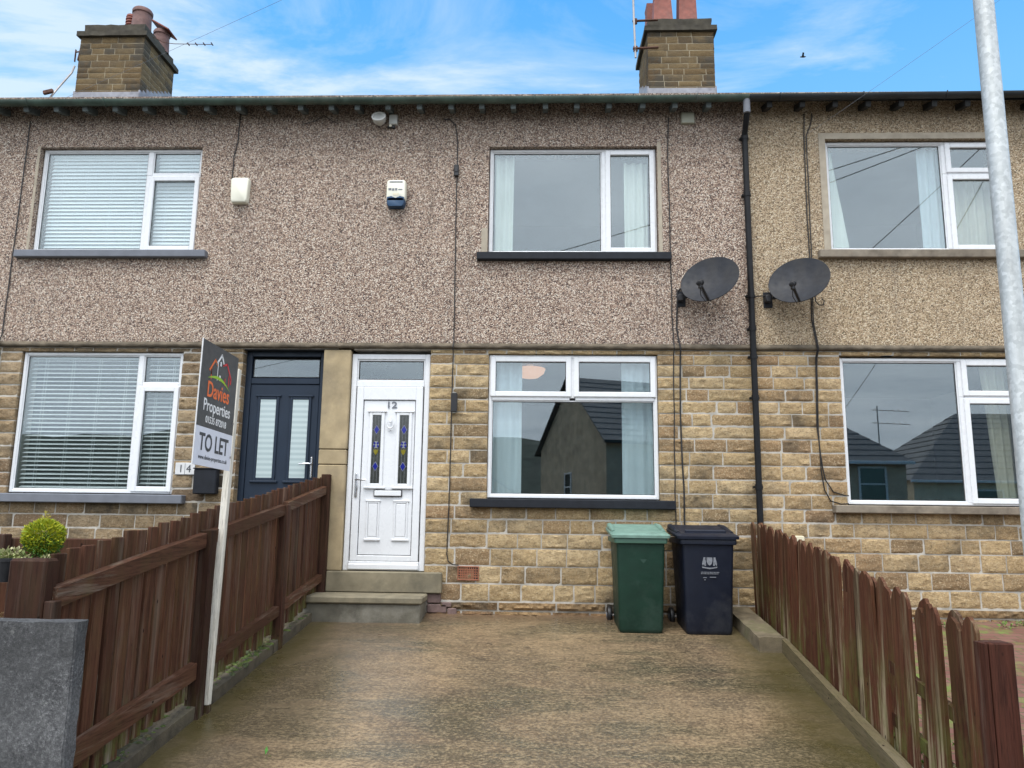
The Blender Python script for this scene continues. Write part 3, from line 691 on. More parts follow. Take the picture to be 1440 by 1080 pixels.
# ------------------------------------------------------------------ front door, middle house
f = MB(); frame_rect(f, -2.135, -1.24, .425, 2.83, .06, 0, .07, .006, wb=.07)
f.box(-2.073, -1.302, .001, .07, 2.455, 2.52, .006); f.box(-2.073, -1.302, -.012, .05, .497, .525, .006)
f.box(-2.075, -1.30, -.035, .0, .435, .50, .01)
dr = mk('door_frame', f, M['white'], H12)
bd = MB(); frame_rect(bd, -2.073, -1.302, 2.522, 2.768, .014, .012, .05, .004); mk('transom_bead', bd, M['white'], dr); pane(-2.055, -1.32, 2.54, 2.75, .025, dr)
f = MB(); frame_rect(f, -2.062, -1.312, .527, 2.452, .078, -.012, .045, .006, wb=.06, wt=.15)
f.box(-1.976, -1.398, .004, .035, .595, 2.294, .002)
gl = [(-1.872, -1.772), (-1.565, -1.462)]
leaf = mk('door', f, M['white'], H12, (-2.06, 0, .5)); leaf['label'] = 'white panelled front door with two leaded glass strips'
def sprofile(mb, x0, x1, z0, z1, w, y, h, hood=True):
    frame_rect(mb, x0-w, x1+w, z0-w, z1+w, w, y-h, y, .006)
    if hood:
        mb.box(x0-w*1.6, x1+w*1.6, y-h*1.4, y, z1+w-.004, z1+w+.018, .006); mb.box(x0-w*1.9, x1+w*1.9, y-h*1.5, y, z0-w-.022, z0-w+.004, .006)
for a, b in gl:
    mo = MB(); sprofile(mo, a, b, 1.366, 2.128, .036, .004, .018); mk('glazing_moulding', mo, M['white'], leaf)
    g = MB(); g.box(a, b, -.004, .003, 1.366, 2.128, .001); pn = mk('leaded_pane', g, M['darkglass'], leaf)
    ln = MB(); cx = (a+b)/2
    for xx in (cx-.018, cx+.018): ln.box(xx-.001, xx+.001, -.0065, -.004, 1.37, 2.124, .0002)
    bl = MB(); am = MB()
    def diamond(mb, x, z, w, h, y=-.0075): mb.prism([(-w, 0), (0, -h), (w, 0), (0, h)], fac_m(x, y+.002, z), .002)
    for z in (1.965, 1.555):
        diamond(bl, cx, z, .028, .046, -.0085); ln.prism([(-.034, 0), (0, -.054), (.034, 0), (0, .054)], fac_m(cx, -.005, z), .0015)
        ln.box(a+.002, cx-.03, -.0065, -.0045, z-.001, z+.001, .0002); ln.box(cx+.03, b-.002, -.0065, -.0045, z-.001, z+.001, .0002)
    for dx, dz in ((-.017, .018), (.017, .018), (-.02, -.014), (.02, -.014)): diamond(bl, cx+dx, 1.795+dz, .014, .016, -.0085)
    ln.prism([(-.033, .0), (-.018, -.035), (.018, -.035), (.033, .0), (.018, .04), (-.018, .04)], fac_m(cx, -.005, 1.795), .0015)
    am.prism([(-.028, .03), (-.02, -.01), (0, -.035), (.02, -.01), (.028, .03), (.012, .02), (0, .035), (-.012, .02)], fac_m(cx, -.007, 1.715), .002)
    mk('lead_cames', ln, M['leadline'], pn) if False else mk('lead_cames', ln, M['leadline'], leaf)
    mk('blue_glass_motif', bl, M['cobalt'], leaf); mk('yellow_glass_motif', am, M['amber'], leaf)
for a, b in ((-1.905, -1.75), (-1.60, -1.435)):
    mo = MB(); sprofile(mo, a+.025, b-.025, .785, 1.15, .02, .004, .012); mo.box(a+.03, b-.03, -.006, .003, .79, 1.145, .008); mk('moulded_panel', mo, M['white'], leaf)
lb = MB(); lb.box(-1.825, -1.51, -.014, .004, 1.222, 1.298, .003); q = mk('letterbox', lb, M['gasket'], leaf)
lb = MB(); lb.box(-1.816, -1.519, -.024, -.0142, 1.231, 1.289, .006); mk('letterbox_flap', lb, M['white'], leaf)
hd = MB(); hd.box(-2.040, -2.008, -.026, -.012, 1.21, 1.475, .01); hd.tube([(-2.024, -.02, 1.405), (-2.024, -.065, 1.405), (-2.01, -.072, 1.405), (-1.905, -.072, 1.40)], .009, 8)
hd.tube([(-2.024, -.024, 1.27), (-2.024, -.034, 1.27)], .012, 12); mk('handle', hd, M['chrome'], leaf, smooth='auto')
kn = MB(); kx = -1.668
kn.lathe([(.001, -.02), (.02, -.018), (.026, -.006), (.028, 0)], Matrix.Translation((kx, .002, 2.045)) @ Matrix.Rotation(R(90), 4, 'X'), 16)
kn.tube([(kx+.036*math.cos(R(a)), -.024, 2.03+.05*math.sin(R(a))) for a in range(-200, 30, 15)], .008, 8)
kn.tube([(kx, -.01, 2.11), (kx, -.02, 2.08), (kx, -.026, 2.05)], [.004, .012, .016], 8); kn.box(kx-.012, kx+.012, -.02, .003, 1.955, 1.97, .003)
mk('knocker', kn, M['white'], leaf, smooth='auto')
text('numerals', '12', M['sill_grey'], fac_m(-1.665, -.002, 2.212), .105, leaf, .006, sx=1.25, offset=.0012)
# ------------------------------------------------------------------ navy door, left house
Y0 = .075
f = MB(); frame_rect(f, -3.385, -2.455, .3, 2.875, .065, Y0, Y0+.07, .006); f.box(-3.318, -2.522, Y0+.001, Y0+.07, 2.49, 2.56, .006)
dr = mk('door_frame', f, M['navy'], H14); dr['label'] = 'dark navy door frame'
pane(-3.305, -2.535, 2.572, 2.785, Y0+.03, dr)
f = MB(); f.box(-3.316, -2.524, Y0+.012, Y0+.05, .36, 2.486, .004)
leaf = mk('door', f, M['navy'], H14, (-3.316, Y0, .36)); leaf['label'] = 'navy front door with two tall frosted panes'
for a, b in ((-3.19, -3.01), (-2.815, -2.635)):
    mo = MB(); sprofile(mo, a, b, 1.42, 2.31, .035, Y0+.012, .016); mk('glazing_moulding', mo, M['navy'], leaf)
    g = MB(); g.box(a, b, Y0+.002, Y0+.011, 1.42, 2.31, .001); mk('frosted_pane', g, M['frost'], leaf)
    mo = MB(); sprofile(mo, a, b, .62, 1.15, .035, Y0+.012, .016); mk('moulded_panel', mo, M['navy'], leaf)
hd = MB(); hd.box(-2.580, -2.552, Y0-.002, Y0+.012, 1.42, 1.66, .008); hd.tube([(-2.566, Y0, 1.58), (-2.566, Y0-.05, 1.58), (-2.58, Y0-.056, 1.58), (-2.69, Y0-.056, 1.575)], .009, 8); mk('handle', hd, M['chrome'], leaf, smooth='auto')
ld = MB(); ld.box(-3.38, -2.46, -.02, Y0-.002, 2.868, 2.884, .002); mk('dark_lintel', ld, M['black'], H14)
rv = MB(); stones(rv, (-3.388, 0, 0), (1, 0, 0), (0, 1, 0), COURSES[:-1], -.028, .073, lmin=.2, lmax=.3, res=.03, amp=.004, bulge=.003, seed=71, depth=.01)
mk('reveal_stones', rv, M['stoneL'], H14, smooth='auto')
for hh, a, b in ((H12, -.573, 1.316), (H14, -5.973, -4.087), (H10, 3.332, 5.268)):
    ld = MB(); ld.box(a, b, -.018, .05, 2.838, 2.884, .002); mk('dark_lintel', ld, M['sill_stone'] if hh is not H10 else M['black'], hh)
# ------------------------------------------------------------------ chimneys
def ctint(x0, x1):
    def f(rd, u, z):
        edge = min(abs(u-x0), abs(x1-u)) < .14
        return (rd.uniform(0, .06) if edge else rd.uniform(.1, 1), rd.uniform(.8, 1) if edge else rd.uniform(0, .7), rd.random())
    return f
def chimney(h, x0, x1, zt, seed):
    y0, y1, zb = 3.2, 4.27, 7.55
    cz = [zb]
    while cz[-1] < zt-.08: cz.append(cz[-1]+random.Random(seed+len(cz)).uniform(.095, .125))
    cz[-1] = zt
    core = MB(); core.box(x0+.004, x1-.004, y0+.004, y1-.004, zb, zt, .002); ch = mk('chimney', core, M['mortarC'], h, (x0, y0, zb))
    mb = MB(); kw = dict(lmin=.18, lmax=.38, amp=.008, bulge=.008, gap=.011, res=.03, depth=.02)
    stones(mb, (0, y0, 0), (0, -1, 0), (1, 0, 0), cz, x0, x1, seed=seed, tint=ctint(x0, x1), **kw)
    stones(mb, (x1, 0, 0), (1, 0, 0), (0, 1, 0), cz, y0, y1, seed=seed+1, tint=ctint(y0, y1), **kw)
    stones(mb, (x0, 0, 0), (-1, 0, 0), (0, 1, 0), cz, y0, y1, seed=seed+2, tint=ctint(y0, y1), **kw)
    stones(mb, (0, y1, 0), (0, 1, 0), (1, 0, 0), cz, x0, x1, seed=seed+3, tint=ctint(x0, x1), **kw)
    mk('chimney_stones', mb, M['stoneC'], ch, smooth='auto')
    cp = MB()
    def rough(bx0, bx1, by0, by1, bz0, bz1, a=.012):
        # subdivided rough slab
        nx, ny, nz = 14, 12, 3; vs = []; 
        bm = bmesh.new(); bmesh.ops.create_cube(bm, size=1); bmesh.ops.subdivide_edges(bm, edges=bm.edges, cuts=8, use_grid_fill=True)
        idx = {v: i for i, v in enumerate(bm.verts)}
        for v in bm.verts:
            p = Vector((bx0+(v.co.x+.5)*(bx1-bx0), by0+(v.co.y+.5)*(by1-by0), bz0+(v.co.z+.5)*(bz1-bz0)))
            p += a*Vector((noise.noise(p*7), noise.noise(p*7+Vector((9, 0, 0))), .6*noise.noise(p*6+Vector((0, 9, 0))))); vs.append(p)
        fs = [tuple(idx[v] for v in f_.verts) for f_ in bm.faces]; bm.free(); cp.add(vs, fs)
    rough(x0-.055, x1+.055, y0-.055, y1+.055, zt, zt+.085); rough(x0+.02, x1-.02, y0+.02, y1-.02, zt+.08, zt+.25, .02)
    mk('chimney_cap', cp, M['cap'], ch, smooth='auto')
    # lead flashing stepped at the base
    lf = MB()
    zf = 7.93
    lf.box(x0-.01, x1+.01, y0-.030, y0-.006, 7.60, zf+.045, .003)
    for sx, xx in ((1, x1), (-1, x0)):
        for i in range(9):
            ya = y0+i*.115; zz = zf+.02+.065*i; lf.box(xx+(-.004 if sx > 0 else -.020), xx+(.020 if sx > 0 else .004), ya-.02, ya+.10, zz-.2, zz+.07+random.uniform(-.02, .02), .003)
    mk('lead_flashing', lf, M['lead'], ch)
    return ch
C14 = chimney(H14, -7.87, -6.765, 9.005, 101)
C12 = chimney(H12, 1.755, 2.845, 9.005, 141)
def pot(ch, x, y, zb, r0, r1, h, mat, style='round', n=20):
    mb = MB(); T = Matrix.Translation((x, y, zb))
    if style == 'round': mb.lathe([(r0*1.02, 0), (r0, .05), (r1, h-.09), (r1*1.12, h-.075), (r1*1.14, h-.03), (r1*1.02, h), (r1*.8, h), (r1*.78, h-.2)], T, n)
    elif style == 'louvre':
        pr = [(r0, 0)]; z = .03
        while z < h-.08: pr += [(r0*.86, z), (r0*1.04, z+.012), (r0*1.0, z+.034), (r0*.84, z+.038)]; z += .055
        pr += [(r0*1.0, h-.04), (r0*.9, h), (r0*.5, h+.01), (.001, h+.012)]; mb.lathe(pr, T, n)
    elif style == 'low': mb.lathe([(r0*.8, 0), (r0*.85, .04), (r0*1.1, .055), (r0*1.1, .08), (r0*.5, .10), (.001, .10)], T, n)
    elif style == 'square':
        T2 = T @ Matrix.Rotation(R(45), 4, 'Z'); mb.lathe([(r0*1.41, 0), (r0*1.41, .03), (r0*1.30, .06), (r1*1.41, h*.9), (r1*1.5, h), (r1*1.0, h), (r1*1.0, h-.2)], T2, 4)
    return mk('chimney_pot', mb, mat, ch, (x, y, zb), smooth='auto')
pot(C14, -6.985, 3.45, 9.23, .165, .15, .44, M['potdirty'])
pot(C14, -7.27, 3.62, 9.23, .095, .09, .46, M['pot'], 'louvre')
pot(C14, -7.56, 3.52, 9.23, .13, .13, .10, M['pot'], 'low')
pot(C14, -6.92, 4.02, 9.23, .145, .13, .42, M['potdirty'])
hood = MB(); hood.bar((-7.06, 4.02, 9.80), (-6.72, 4.02, 9.60), .34, .025, .004); mk('tile_hood', hood, M['pot'], C14)
pot(C12, 2.04, 3.45, 9.23, .175, .125, .75, M['pot'], 'square'); pot(C12, 2.46, 3.47, 9.23, .165, .135, .75, M['pot'], 'square'); pot(C12, 1.98, 3.95, 9.23, .17, .13, .75, M['pot'], 'square')
# aerial masts
t = empty('aerial_mast', (1.50, 3.1, 8.6), 'rusty aerial mast strapped to the left side of the right chimney', 'aerial')
mb = MB(); mb.tube([(1.545, 3.14, 8.5), (1.52, 3.1, 9.2), (1.50, 3.08, 10.4)], .018, 10); mk('mast', mb, M['alu'], t, smooth='auto')
for z in (8.66, 9.16):
    mb = MB(); mb.bar((1.50, 3.13, z), (1.92, 3.12, z+.01), .045, .02, .003); mb.bar((1.545, 3.14, z-.05), (1.545, 3.14, z+.05), .07, .05, .01); mk('bracket', mb, M['rust'], t)
t = empty('tv_aerial', (-6.3, 3.55, 9.1), 'thin television aerial boom beside the left chimney', 'aerial')
mb = MB(); mb.tube([(-6.78, 3.5, 9.20), (-6.62, 3.55, 9.13), (-6.45, 3.6, 9.135), (-5.77, 3.6, 9.115)], .006, 6)
mk('boom', mb, M['rust'], t)
for i in range(4):
    mb = MB(); xx = -6.2+.14*i; mb.tube([(xx, 3.56, 9.125), (xx, 3.64, 9.125)], .010, 6); mk('element', mb, M['rust'], t)
t = empty('chimney_bracket', (-7.9, 3.3, 8.7), 'rusty wall bracket on the left edge of the left chimney', 'bracket')
mb = MB(); mb.bar((-7.93, 3.28, 8.62), (-7.90, 3.28, 8.86), .02, .05, .004); mb.bar((-7.99, 3.28, 8.60), (-7.99, 3.28, 8.83), .015, .03, .004); mb.bar((-7.86, 3.28, 8.80), (-8.0, 3.28, 8.78), .02, .02, .003); mk('bracket', mb, M['rust'], t)
t = empty('fallen_aerial', (-8.0, 3.0, 7.9), 'pale aerial pole leaning against the left chimney', 'aerial')
mb = MB(); mb.tube([(-8.13, 2.95, 7.72), (-8.05, 3.05, 8.0), (-7.93, 3.15, 8.32), (-7.90, 3.16, 8.45)], .016, 8); mk('pole', mb, M['alu'], t); mb = MB(); mb.bar((-8.22, 2.93, 7.82), (-8.06, 2.93, 7.86), .05, .07, .01); mk('clamp', mb, M['rust'], t)
# ------------------------------------------------------------------ things fixed to the facade
def dish(x, z, label):
    org = (x, -.32, z); t = empty('satellite_dish', (x-.30, -.06, z-.13), label, 'satellite dish', 'satellite dishes on the front wall')
    n = Vector((-.47, -.80, .38)).normalized()
    sidew = Vector((0, 0, 1)).cross(n).normalized(); upv = n.cross(sidew)
    Mx = Matrix((sidew, upv, n)).transposed().to_4x4(); Mx.translation = org
    mb = MB(); A, B = .325, .30; prof = [(0.001, -.055), (.25, -.0515), (.5, -.041), (.75, -.024), (.95, -.004), (1.0, .001), (1.012, -.003), (1.0, -.010), (.75, -.031), (.5, -.048), (.25, -.058), (0.001, -.062)]
    mb.lathe(prof, Mx @ Matrix.Diagonal((A, B, 1, 1)), 48); mk('reflector', mb, M['dish'], t, smooth='auto')
    foot = Mx @ Vector((.02, -B*.98, -.01)); lnb = Mx @ Vector((.0, -.25, .26))
    ar = MB(); ar.bar(foot, lnb, .022, .028, .004); mk('feed_arm', ar, M['black'], t)
    lb = MB(); fd = (Mx @ Vector((0, 0, 0))-lnb).normalized(); q = lnb.lerp(foot, .02)
    lb.tube([q-fd*.05, q-fd*.045, q+fd*.02, q+fd*.025, q+fd*.05], [.012, .026, .026, .034, .034], 14); lb.bar(q-Vector((0, 0, .0)), q-Vector((0, 0, .06)), .03, .04, .005); mk('lnb', lb, M['black'], t, smooth='auto')
    cb = MB(); cb.tube([q+Vector((0, 0, -.05)), q.lerp(foot, .4)+Vector((-.03, 0, -.06)), foot+Vector((-.03, 0, -.02))], .004, 6); cb.tube([q+Vector((0, 0, -.05)), q.lerp(foot, .5)+Vector((.01, 0, -.07)), foot+Vector((.0, .01, -.02))], .004, 6); mk('lnb_cable', cb, M['cable'], t)
    bk = MB(); back = Mx @ Vector((0, 0, -.065)); wall = Vector((x-.27, -.062, z-.16))
    bk.tube([back, back+Vector((0, .07, -.01)), Vector((x-.12, -.16, z-.13)), wall+Vector((0, -.05, 0)), wall], .018, 10)
    bk.box(wall.x-.05, wall.x+.05, -.075, -.061, wall.z-.09, wall.z+.09, .003); bk.box(wall.x-.045, wall.x+.02, -.15, -.07, wall.z-.04, wall.z+.04, .01); mk('wall_bracket', bk, M['dish'], t, smooth='auto')
dish(1.86, 3.63, 'dark satellite dish left of the black downpipe on the pink pebbledash'); dish(2.83, 3.62, 'dark satellite dish right of the black downpipe on the yellow pebbledash')
t = empty('alarm_box', (-3.54, -.06, 4.76), 'plain cream alarm box beside the upstairs left window', 'alarm box')
def rbox(mb, x0, x1, y0, y1, z0, z1, wt=1., wb=1., r=.035, bul=.0):
    rings = []; cx = (x0+x1)/2; n = 5
    for y, sc in ((y1, 1.), (y0+.02, .985), (y0+.006, .95), (y0, .88)):
        ring = []
        hx, hz = (x1-x0)/2, (z1-z0)/2
        for (sx, sz, a0) in ((1, 1, 0), (-1, 1, 90), (-1, -1, 180), (1, -1, 270)):
            for k in range(n):
                a = R(a0+90*k/(n-1)); px = sx*(hx-r)+r*math.cos(a); pz = sz*(hz-r)+r*math.sin(a)
                w = wb+(wt-wb)*(pz+hz)/(2*hz); ring.append(Vector((cx+px*w*sc, y-bul*(1-(pz/hz)**2)*(1 if y < y1 else 0), (z0+z1)/2+pz*sc)))
        rings.append(ring)
    mb.loft(rings)
mb = MB(); rbox(mb, -3.655, -3.430, -.13, -.061, 4.61, 4.925, 1.0, .86); mk('cover', mb, M['creamw'], t, smooth='auto')
t = empty('alarm_bell', (-1.69, -.06, 4.7), 'cream and blue burglar alarm box between the upstairs windows', 'alarm box')
mb = MB(); rbox(mb, -1.80, -1.575, -.14, -.061, 4.635, 4.885, 1.0, 1.02, .03); mk('cover', mb, M['creamw'], t, smooth='auto')
mb = MB(); rbox(mb, -1.795, -1.58, -.148, -.062, 4.55, 4.66, 1.04, .9, .03); mb.prism([(-.10, 0), (-.05, .012), (0, -.012), (.05, .012), (.10, 0), (.10, -.04), (-.10, -.04)], fac_m(-1.6875, -.142, 4.665), .006); mk('strobe_lens', mb, M['bellblue'], t, smooth='auto')
mb = MB(); mb.box(-1.765, -1.61, -.1425, -.139, 4.845, 4.862, .002); mb.box(-1.775, -1.74, -.1425, -.139, 4.75, 4.778, .004); mb.box(-1.733, -1.705, -.1425, -.139, 4.745, 4.775, .004); mb.box(-1.697, -1.67, -.1425, -.139, 4.748, 4.778, .004); mb.box(-1.66, -1.61, -.1425, -.139, 4.752, 4.768, .004); mk('faded_lettering', mb, M['print'], t)
mb = MB(); mb.box(-1.72, -1.655, -.1425, -.139, 4.69, 4.715, .006); mk('logo', mb, M['cream'], t)
t = empty('security_light', (-1.9, -.06, 5.62), 'round grey floodlight with sensor box under the gutter', 'outdoor light')
mb = MB(); Mx = Matrix.Translation((-1.915, -.15, 5.63)) @ Matrix.Rotation(R(65), 4, 'X'); mb.lathe([(.001, -.06), (.04, -.055), (.072, -.02), (.082, .03), (.085, .055), (.07, .06), (.06, .045), (.001, .04)], Mx, 24); mb.tube([(-1.915, -.12, 5.69), (-1.915, -.09, 5.72), (-1.915, -.06, 5.72)], .014, 8); mk('lamp_head', mb, M['lampgrey'], t, smooth='auto')
mb = MB(); rbox(mb, -1.815, -1.712, -.10, -.061, 5.60, 5.73, 1, 1, .012); mk('junction_box', mb, M['lampgrey'], t); mb = MB(); mb.tube([(-1.79, -.12, 5.572), (-1.79, -.085, 5.59)], [.014, .016], 12); mk('sensor', mb, M['creamw'], t, smooth='auto'); mb = MB(); mb.box(-1.83, -1.74, -.085, -.061, 5.56, 5.595, .006); mk('sensor_bracket', mb, M['black'], t)
t = empty('vent_cover', (1.72, -.06, 5.66), 'small square olive box high on the wall by the downpipe', 'wall box'); mb = MB(); rbox(mb, 1.64, 1.798, -.10, -.061, 5.595, 5.735, 1, 1, .01); mk('cover', mb, M['greygreen'], t)
t = empty('cable_joint_box', (-.995, -.07, 5.01), 'small black cable connector on the upper cable', 'cable box'); mb = MB(); mb.box(-1.02, -.965, -.11, -.062, 4.945, 5.085, .008); mb.box(-1.013, -.972, -.118, -.11, 4.99, 5.04, .004); mk('body', mb, M['black'], t)
t = empty('outdoor_light', (-.94, -.05, 2.26), 'black up and down wall light beside the front door', 'outdoor light'); mb = MB(); mb.box(-.985, -.915, -.12, -.055, 2.155, 2.375, .01); mb.box(-.975, -.925, -.055, -.03, 2.20, 2.33, .004); mk('body', mb, M['black'], t)
for z in (2.150, 2.376):
    mb = MB(); mb.tube([(-.95, -.087, z), (-.95, -.087, z+.004)], .024, 14); mk('lens', mb, M['lampgrey'], t)
t = empty('post_box', (-3.67, -.05, 1.37), 'black wall letter box behind the to let board', 'letter box'); mb = MB(); mb.box(-3.80, -3.545, -.15, -.055, 1.225, 1.50, .01); mk('body', mb, M['sill_black'], t); mb = MB(); mb.bar((-3.81, -.10, 1.505), (-3.535, -.10, 1.505), .12, .012, .004); mk('lid', mb, M['sill_black'], t)
t = empty('house_number_plate', (-3.94, -.05, 1.5), 'white number 14 plate between the left window and the letter box', 'sign'); mb = MB(); mb.box(-4.055, -3.835, -.056, -.045, 1.435, 1.57, .004); mk('plate', mb, M['plate'], t)
text('numerals', '1 4', M['text_dark'], fac_m(-3.945, -.058, 1.465), .12, t, .002, sx=.95)
mb = MB(); mb.box(-3.947, -3.943, -.059, -.056, 1.44, 1.565, .0005); mb.box(-4.05, -3.84, -.059, -.056, 1.44, 1.444, .0005); mk('tile_joint', mb, M['print'], t)
t = empty('vent_cowl', (2.76, -.05, .8), 'cream plastic vent on the stone wall above the right fence', 'wall box'); mb = MB(); rbox(mb, 2.70, 2.83, -.10, -.035, .72, .86, 1, 1, .015); mk('cover', mb, M['cream'], t)
def cable(pts, label, r=.0065, group=None, sm=True):
    P2 = []
    for i in range(len(pts)-1):
        a, b = Vector(pts[i]), Vector(pts[i+1]); n = max(2, int((b-a).length/.12))
        for k in range(n): P2.append(a.lerp(b, k/n)+Vector((.005*noise.noise(Vector((a.x*3, i+k*.7, 1))), 0, 0)))
    P2.append(Vector(pts[-1]))
    mb = MB(); mb.tube(P2, r, 6); o = mk('cable', mb, M['cable'], None, pts[0], smooth='auto'); tag(o, label, 'cable')
def cw(l, y=-.072): return [(x, y if z > 2.93 else (-.098 if z > 2.87 else -.055), z) for x, z in l]
cable(cw([(-6.199, 5.68), (-6.203, 4.5), (-6.216, 3.025)])+[(-6.22, -.098, 2.91), (-6.22, -.055, 2.80), (-6.225, -.055, .4)], 'black cable down the wall left of the upstairs left window')
cable(cw([(-3.62, 5.80), (-3.625, 5.39), (-3.66, 5.2), (-3.66, 4.93)]), 'short black cable running down to the plain cream alarm box')
cable(cw([(-1.178, 5.68), (-1.08, 5.665), (-1.02, 5.60), (-.99, 5.4), (-.985, 5.06), (-.985, 4.5), (-.973, 2.97), (-.98, 2.9), (-.978, 2.80), (-.981, 2.316), (-.98, 1.371), (-.991, .61), (-.975, .54), (-.93, .505), (-.86, .50)]), 'long black cable down beside the front door to the air brick')
cable(cw([(1.495, 5.68), (1.478, 5.276), (1.484, 4.059), (1.484, 3.305), (1.497, 2.96), (1.495, 2.9), (1.495, 2.82), (1.484, 1.94), (1.478, 1.322), (1.479, .6)]), 'thin black cable at the right end of the black window sills')
cable(cw([(1.60, 3.60), (1.553, 3.56), (1.535, 3.14), (1.555, 2.98), (1.567, 2.90), (1.567, 2.80), (1.556, 2.02), (1.575, 1.25), (1.569, .5)]), 'thicker black cable running down from the left satellite dish', .010)
cable(cw([(3.077, 5.72), (3.062, 5.446), (3.045, 4.485), (3.051, 3.975), (3.036, 3.229), (3.06, 3.05), (3.07, 2.90), (3.062, 2.80), (3.035, 2.032), (3.071, 1.60), (3.10, 1.45), (3.17, 1.33), (3.30, 1.29), (3.335, 1.29)]), 'black cable on the right house ending at its downstairs window corner')
cable(cw([(3.163, 5.72), (3.163, 5.669), (3.13, 5.55), (3.085, 5.44), (3.075, 4.4), (3.070, 3.98), (3.05, 3.2), (3.075, 3.03), (3.085, 2.90), (3.075, 2.80), (3.048, 2.0), (3.055, 1.55), (3.08, 1.35), (3.14, 1.23), (3.25, 1.20), (3.33, 1.205)], -.078), 'second black cable on the right house looping below its downstairs window corner')
cable(cw([(3.08, 3.53), (3.085, 3.44), (3.12, 3.40), (3.17, 3.40), (3.18, 3.45), (3.15, 3.47)], -.09), 'curled loose cable end below the right satellite dish')
cable([(2.38, -.075, 3.50), (2.5, -.08, 3.505), (2.585, -.12, 3.51)], 'short cable between the downpipe and the right satellite dish')
cable(cw([(-2.86, 5.62), (-2.70, 5.66), (-2.6, 5.73), (-2.50, 5.66), (-2.42, 5.62)], -.075), 'loose black wire end under the gutter above the doors', .005)
# ------------------------------------------------------------------ telephone wires to a pole out of frame on the right
PT = Vector((9.25, -5.45, 8.9))
t = empty('telegraph_pole', (9.25, -5.45, -.55), 'tall wooden telegraph pole by the road, mirrored only through its wires', 'pole')
mb = MB(); mb.tube([(9.25, -5.45, -.6), (9.25, -5.45, 9.2)], [.15, .10], 14); mk('pole', mb, M['bark'], t, smooth='auto'); mb = MB(); mb.bar((8.9, -5.45, 8.9), (9.6, -5.45, 8.9), .08, .08); mk('crossarm', mb, M['bark'], t)
for i, (a, lab) in enumerate((((-6.32, -.08, 5.72), 'overhead wire from the left house running up across the left chimney'), ((3.10, -.08, 5.46), 'overhead wire from the cables of the right house'), 
        ((14, -30, 5.2), 'overhead wire over the street to a far house'), ((-14, -16, 6.2), 'overhead wire along the street to the left'), ((-12, -22, 6.8), 'upper overhead wire along the street to the left'), ((4, -22, 4.6), 'overhead wire to the house opposite'))):
    a = Vector(a); pts = [a.lerp(PT, k/24)-Vector((0, 0, (.12 if i < 2 else .5)*4*(k/24)*(1-k/24))) for k in range(25)]
    mb = MB(); mb.tube(pts, (.0017 if i < 2 else .010), 5); o = mk('telephone_wire', mb, M['wire'] if i < 2 else M['cable'], None, a); tag(o, lab, 'wire')
# bird
bx, by, bz = 10.39, 20., 19.22
mb = MB(); mb.tube([(bx-.22, by, bz-.02), (bx-.1, by, bz), (bx, by, bz+.01), (bx+.12, by, bz), (bx+.2, by, bz+.01), (bx+.26, by, bz)], [.02, .05, .065, .05, .03, .005], 10)
mb.add([(bx-.08, by, bz+.02), (bx+.08, by, bz+.02), (bx+.02, by-.30, bz+.14), (bx-.12, by-.32, bz+.15), (bx-.08, by, bz+.035), (bx+.08, by, bz+.035), (bx+.02, by-.30, bz+.15), (bx-.12, by-.32, bz+.16)], [(0, 1, 2, 3), (4, 7, 6, 5), (0, 4, 5, 1), (1, 5, 6, 2), (2, 6, 7, 3), (3, 7, 4, 0)])
mb.add([(bx-.08, by, bz+.02), (bx+.08, by, bz+.02), (bx+.0, by+.28, bz+.18), (bx-.12, by+.30, bz+.19), (bx-.08, by, bz+.035), (bx+.08, by, bz+.035), (bx+.0, by+.28, bz+.19), (bx-.12, by+.30, bz+.20)], [(0, 1, 2, 3), (4, 7, 6, 5), (0, 4, 5, 1), (1, 5, 6, 2), (2, 6, 7, 3), (3, 7, 4, 0)])
o = mk('bird', mb, M['bird'], None, (bx, by, bz)); o.scale = (.5, .5, .6); tag(o, 'small black bird flying high over the right roof', 'bird')
# ------------------------------------------------------------------ ground
def sheet(name, xs, ys, zf, mat, kind='structure'):
    vs = [(x(y) if callable(x) else x, y, zf(x(y) if callable(x) else x, y)) for y in ys for x in xs]; n = len(xs)
    fs = [(j*n+i, j*n+i+1, (j+1)*n+i+1, (j+1)*n+i) for j in range(len(ys)-1) for i in range(n-1)]
    o = mk(name, MB().add(vs, fs), mat, smooth=True); tag(o, kind=kind); return o
def lin(a, b, n): return [a+(b-a)*i/n for i in range(n+1)]
sheet('ground', [-400, -60, -20, -8, 0, 8, 20, 60, 400], [-400, -60, -20, -12, -5.2, -5.0, 12, 60, 400], lambda x, y: -.70 if y < -5.05 else (-.62 if y < 1 else -.62), M['soil'])
dz = lambda x, y: gz(y)+.004*noise.noise(Vector((x*1.3, y*1.3, 0)))
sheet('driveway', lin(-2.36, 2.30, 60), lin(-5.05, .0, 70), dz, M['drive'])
sheet('pavement', lin(-20, 20, 20), lin(-7.2, -4.85, 6), lambda x, y: -.555, M['pavement'])
o = mk('kerb', MB().box(-20, 20, -7.35, -7.2, -.8, -.56, .01), M['pavement']); tag(o, kind='structure')
sheet('road', lin(-60, 60, 10), lin(-13.5, -7.34, 4), lambda x, y: -.66, M['road'])
sheet('garden_soil', lin(-9, -2.40, 40), lin(-4.9, -.02, 36), lambda x, y: gz(y)+.05+.05*noise.noise(Vector((x*2, y*2, 3))), M['soil'])
sheet('brick_paving', lin(2.30, 9, 30), lin(-5.0, -.02, 24), lambda x, y: gz(y)+.012+.006*noise.noise(Vector((x, y, 3))), M['paving'])
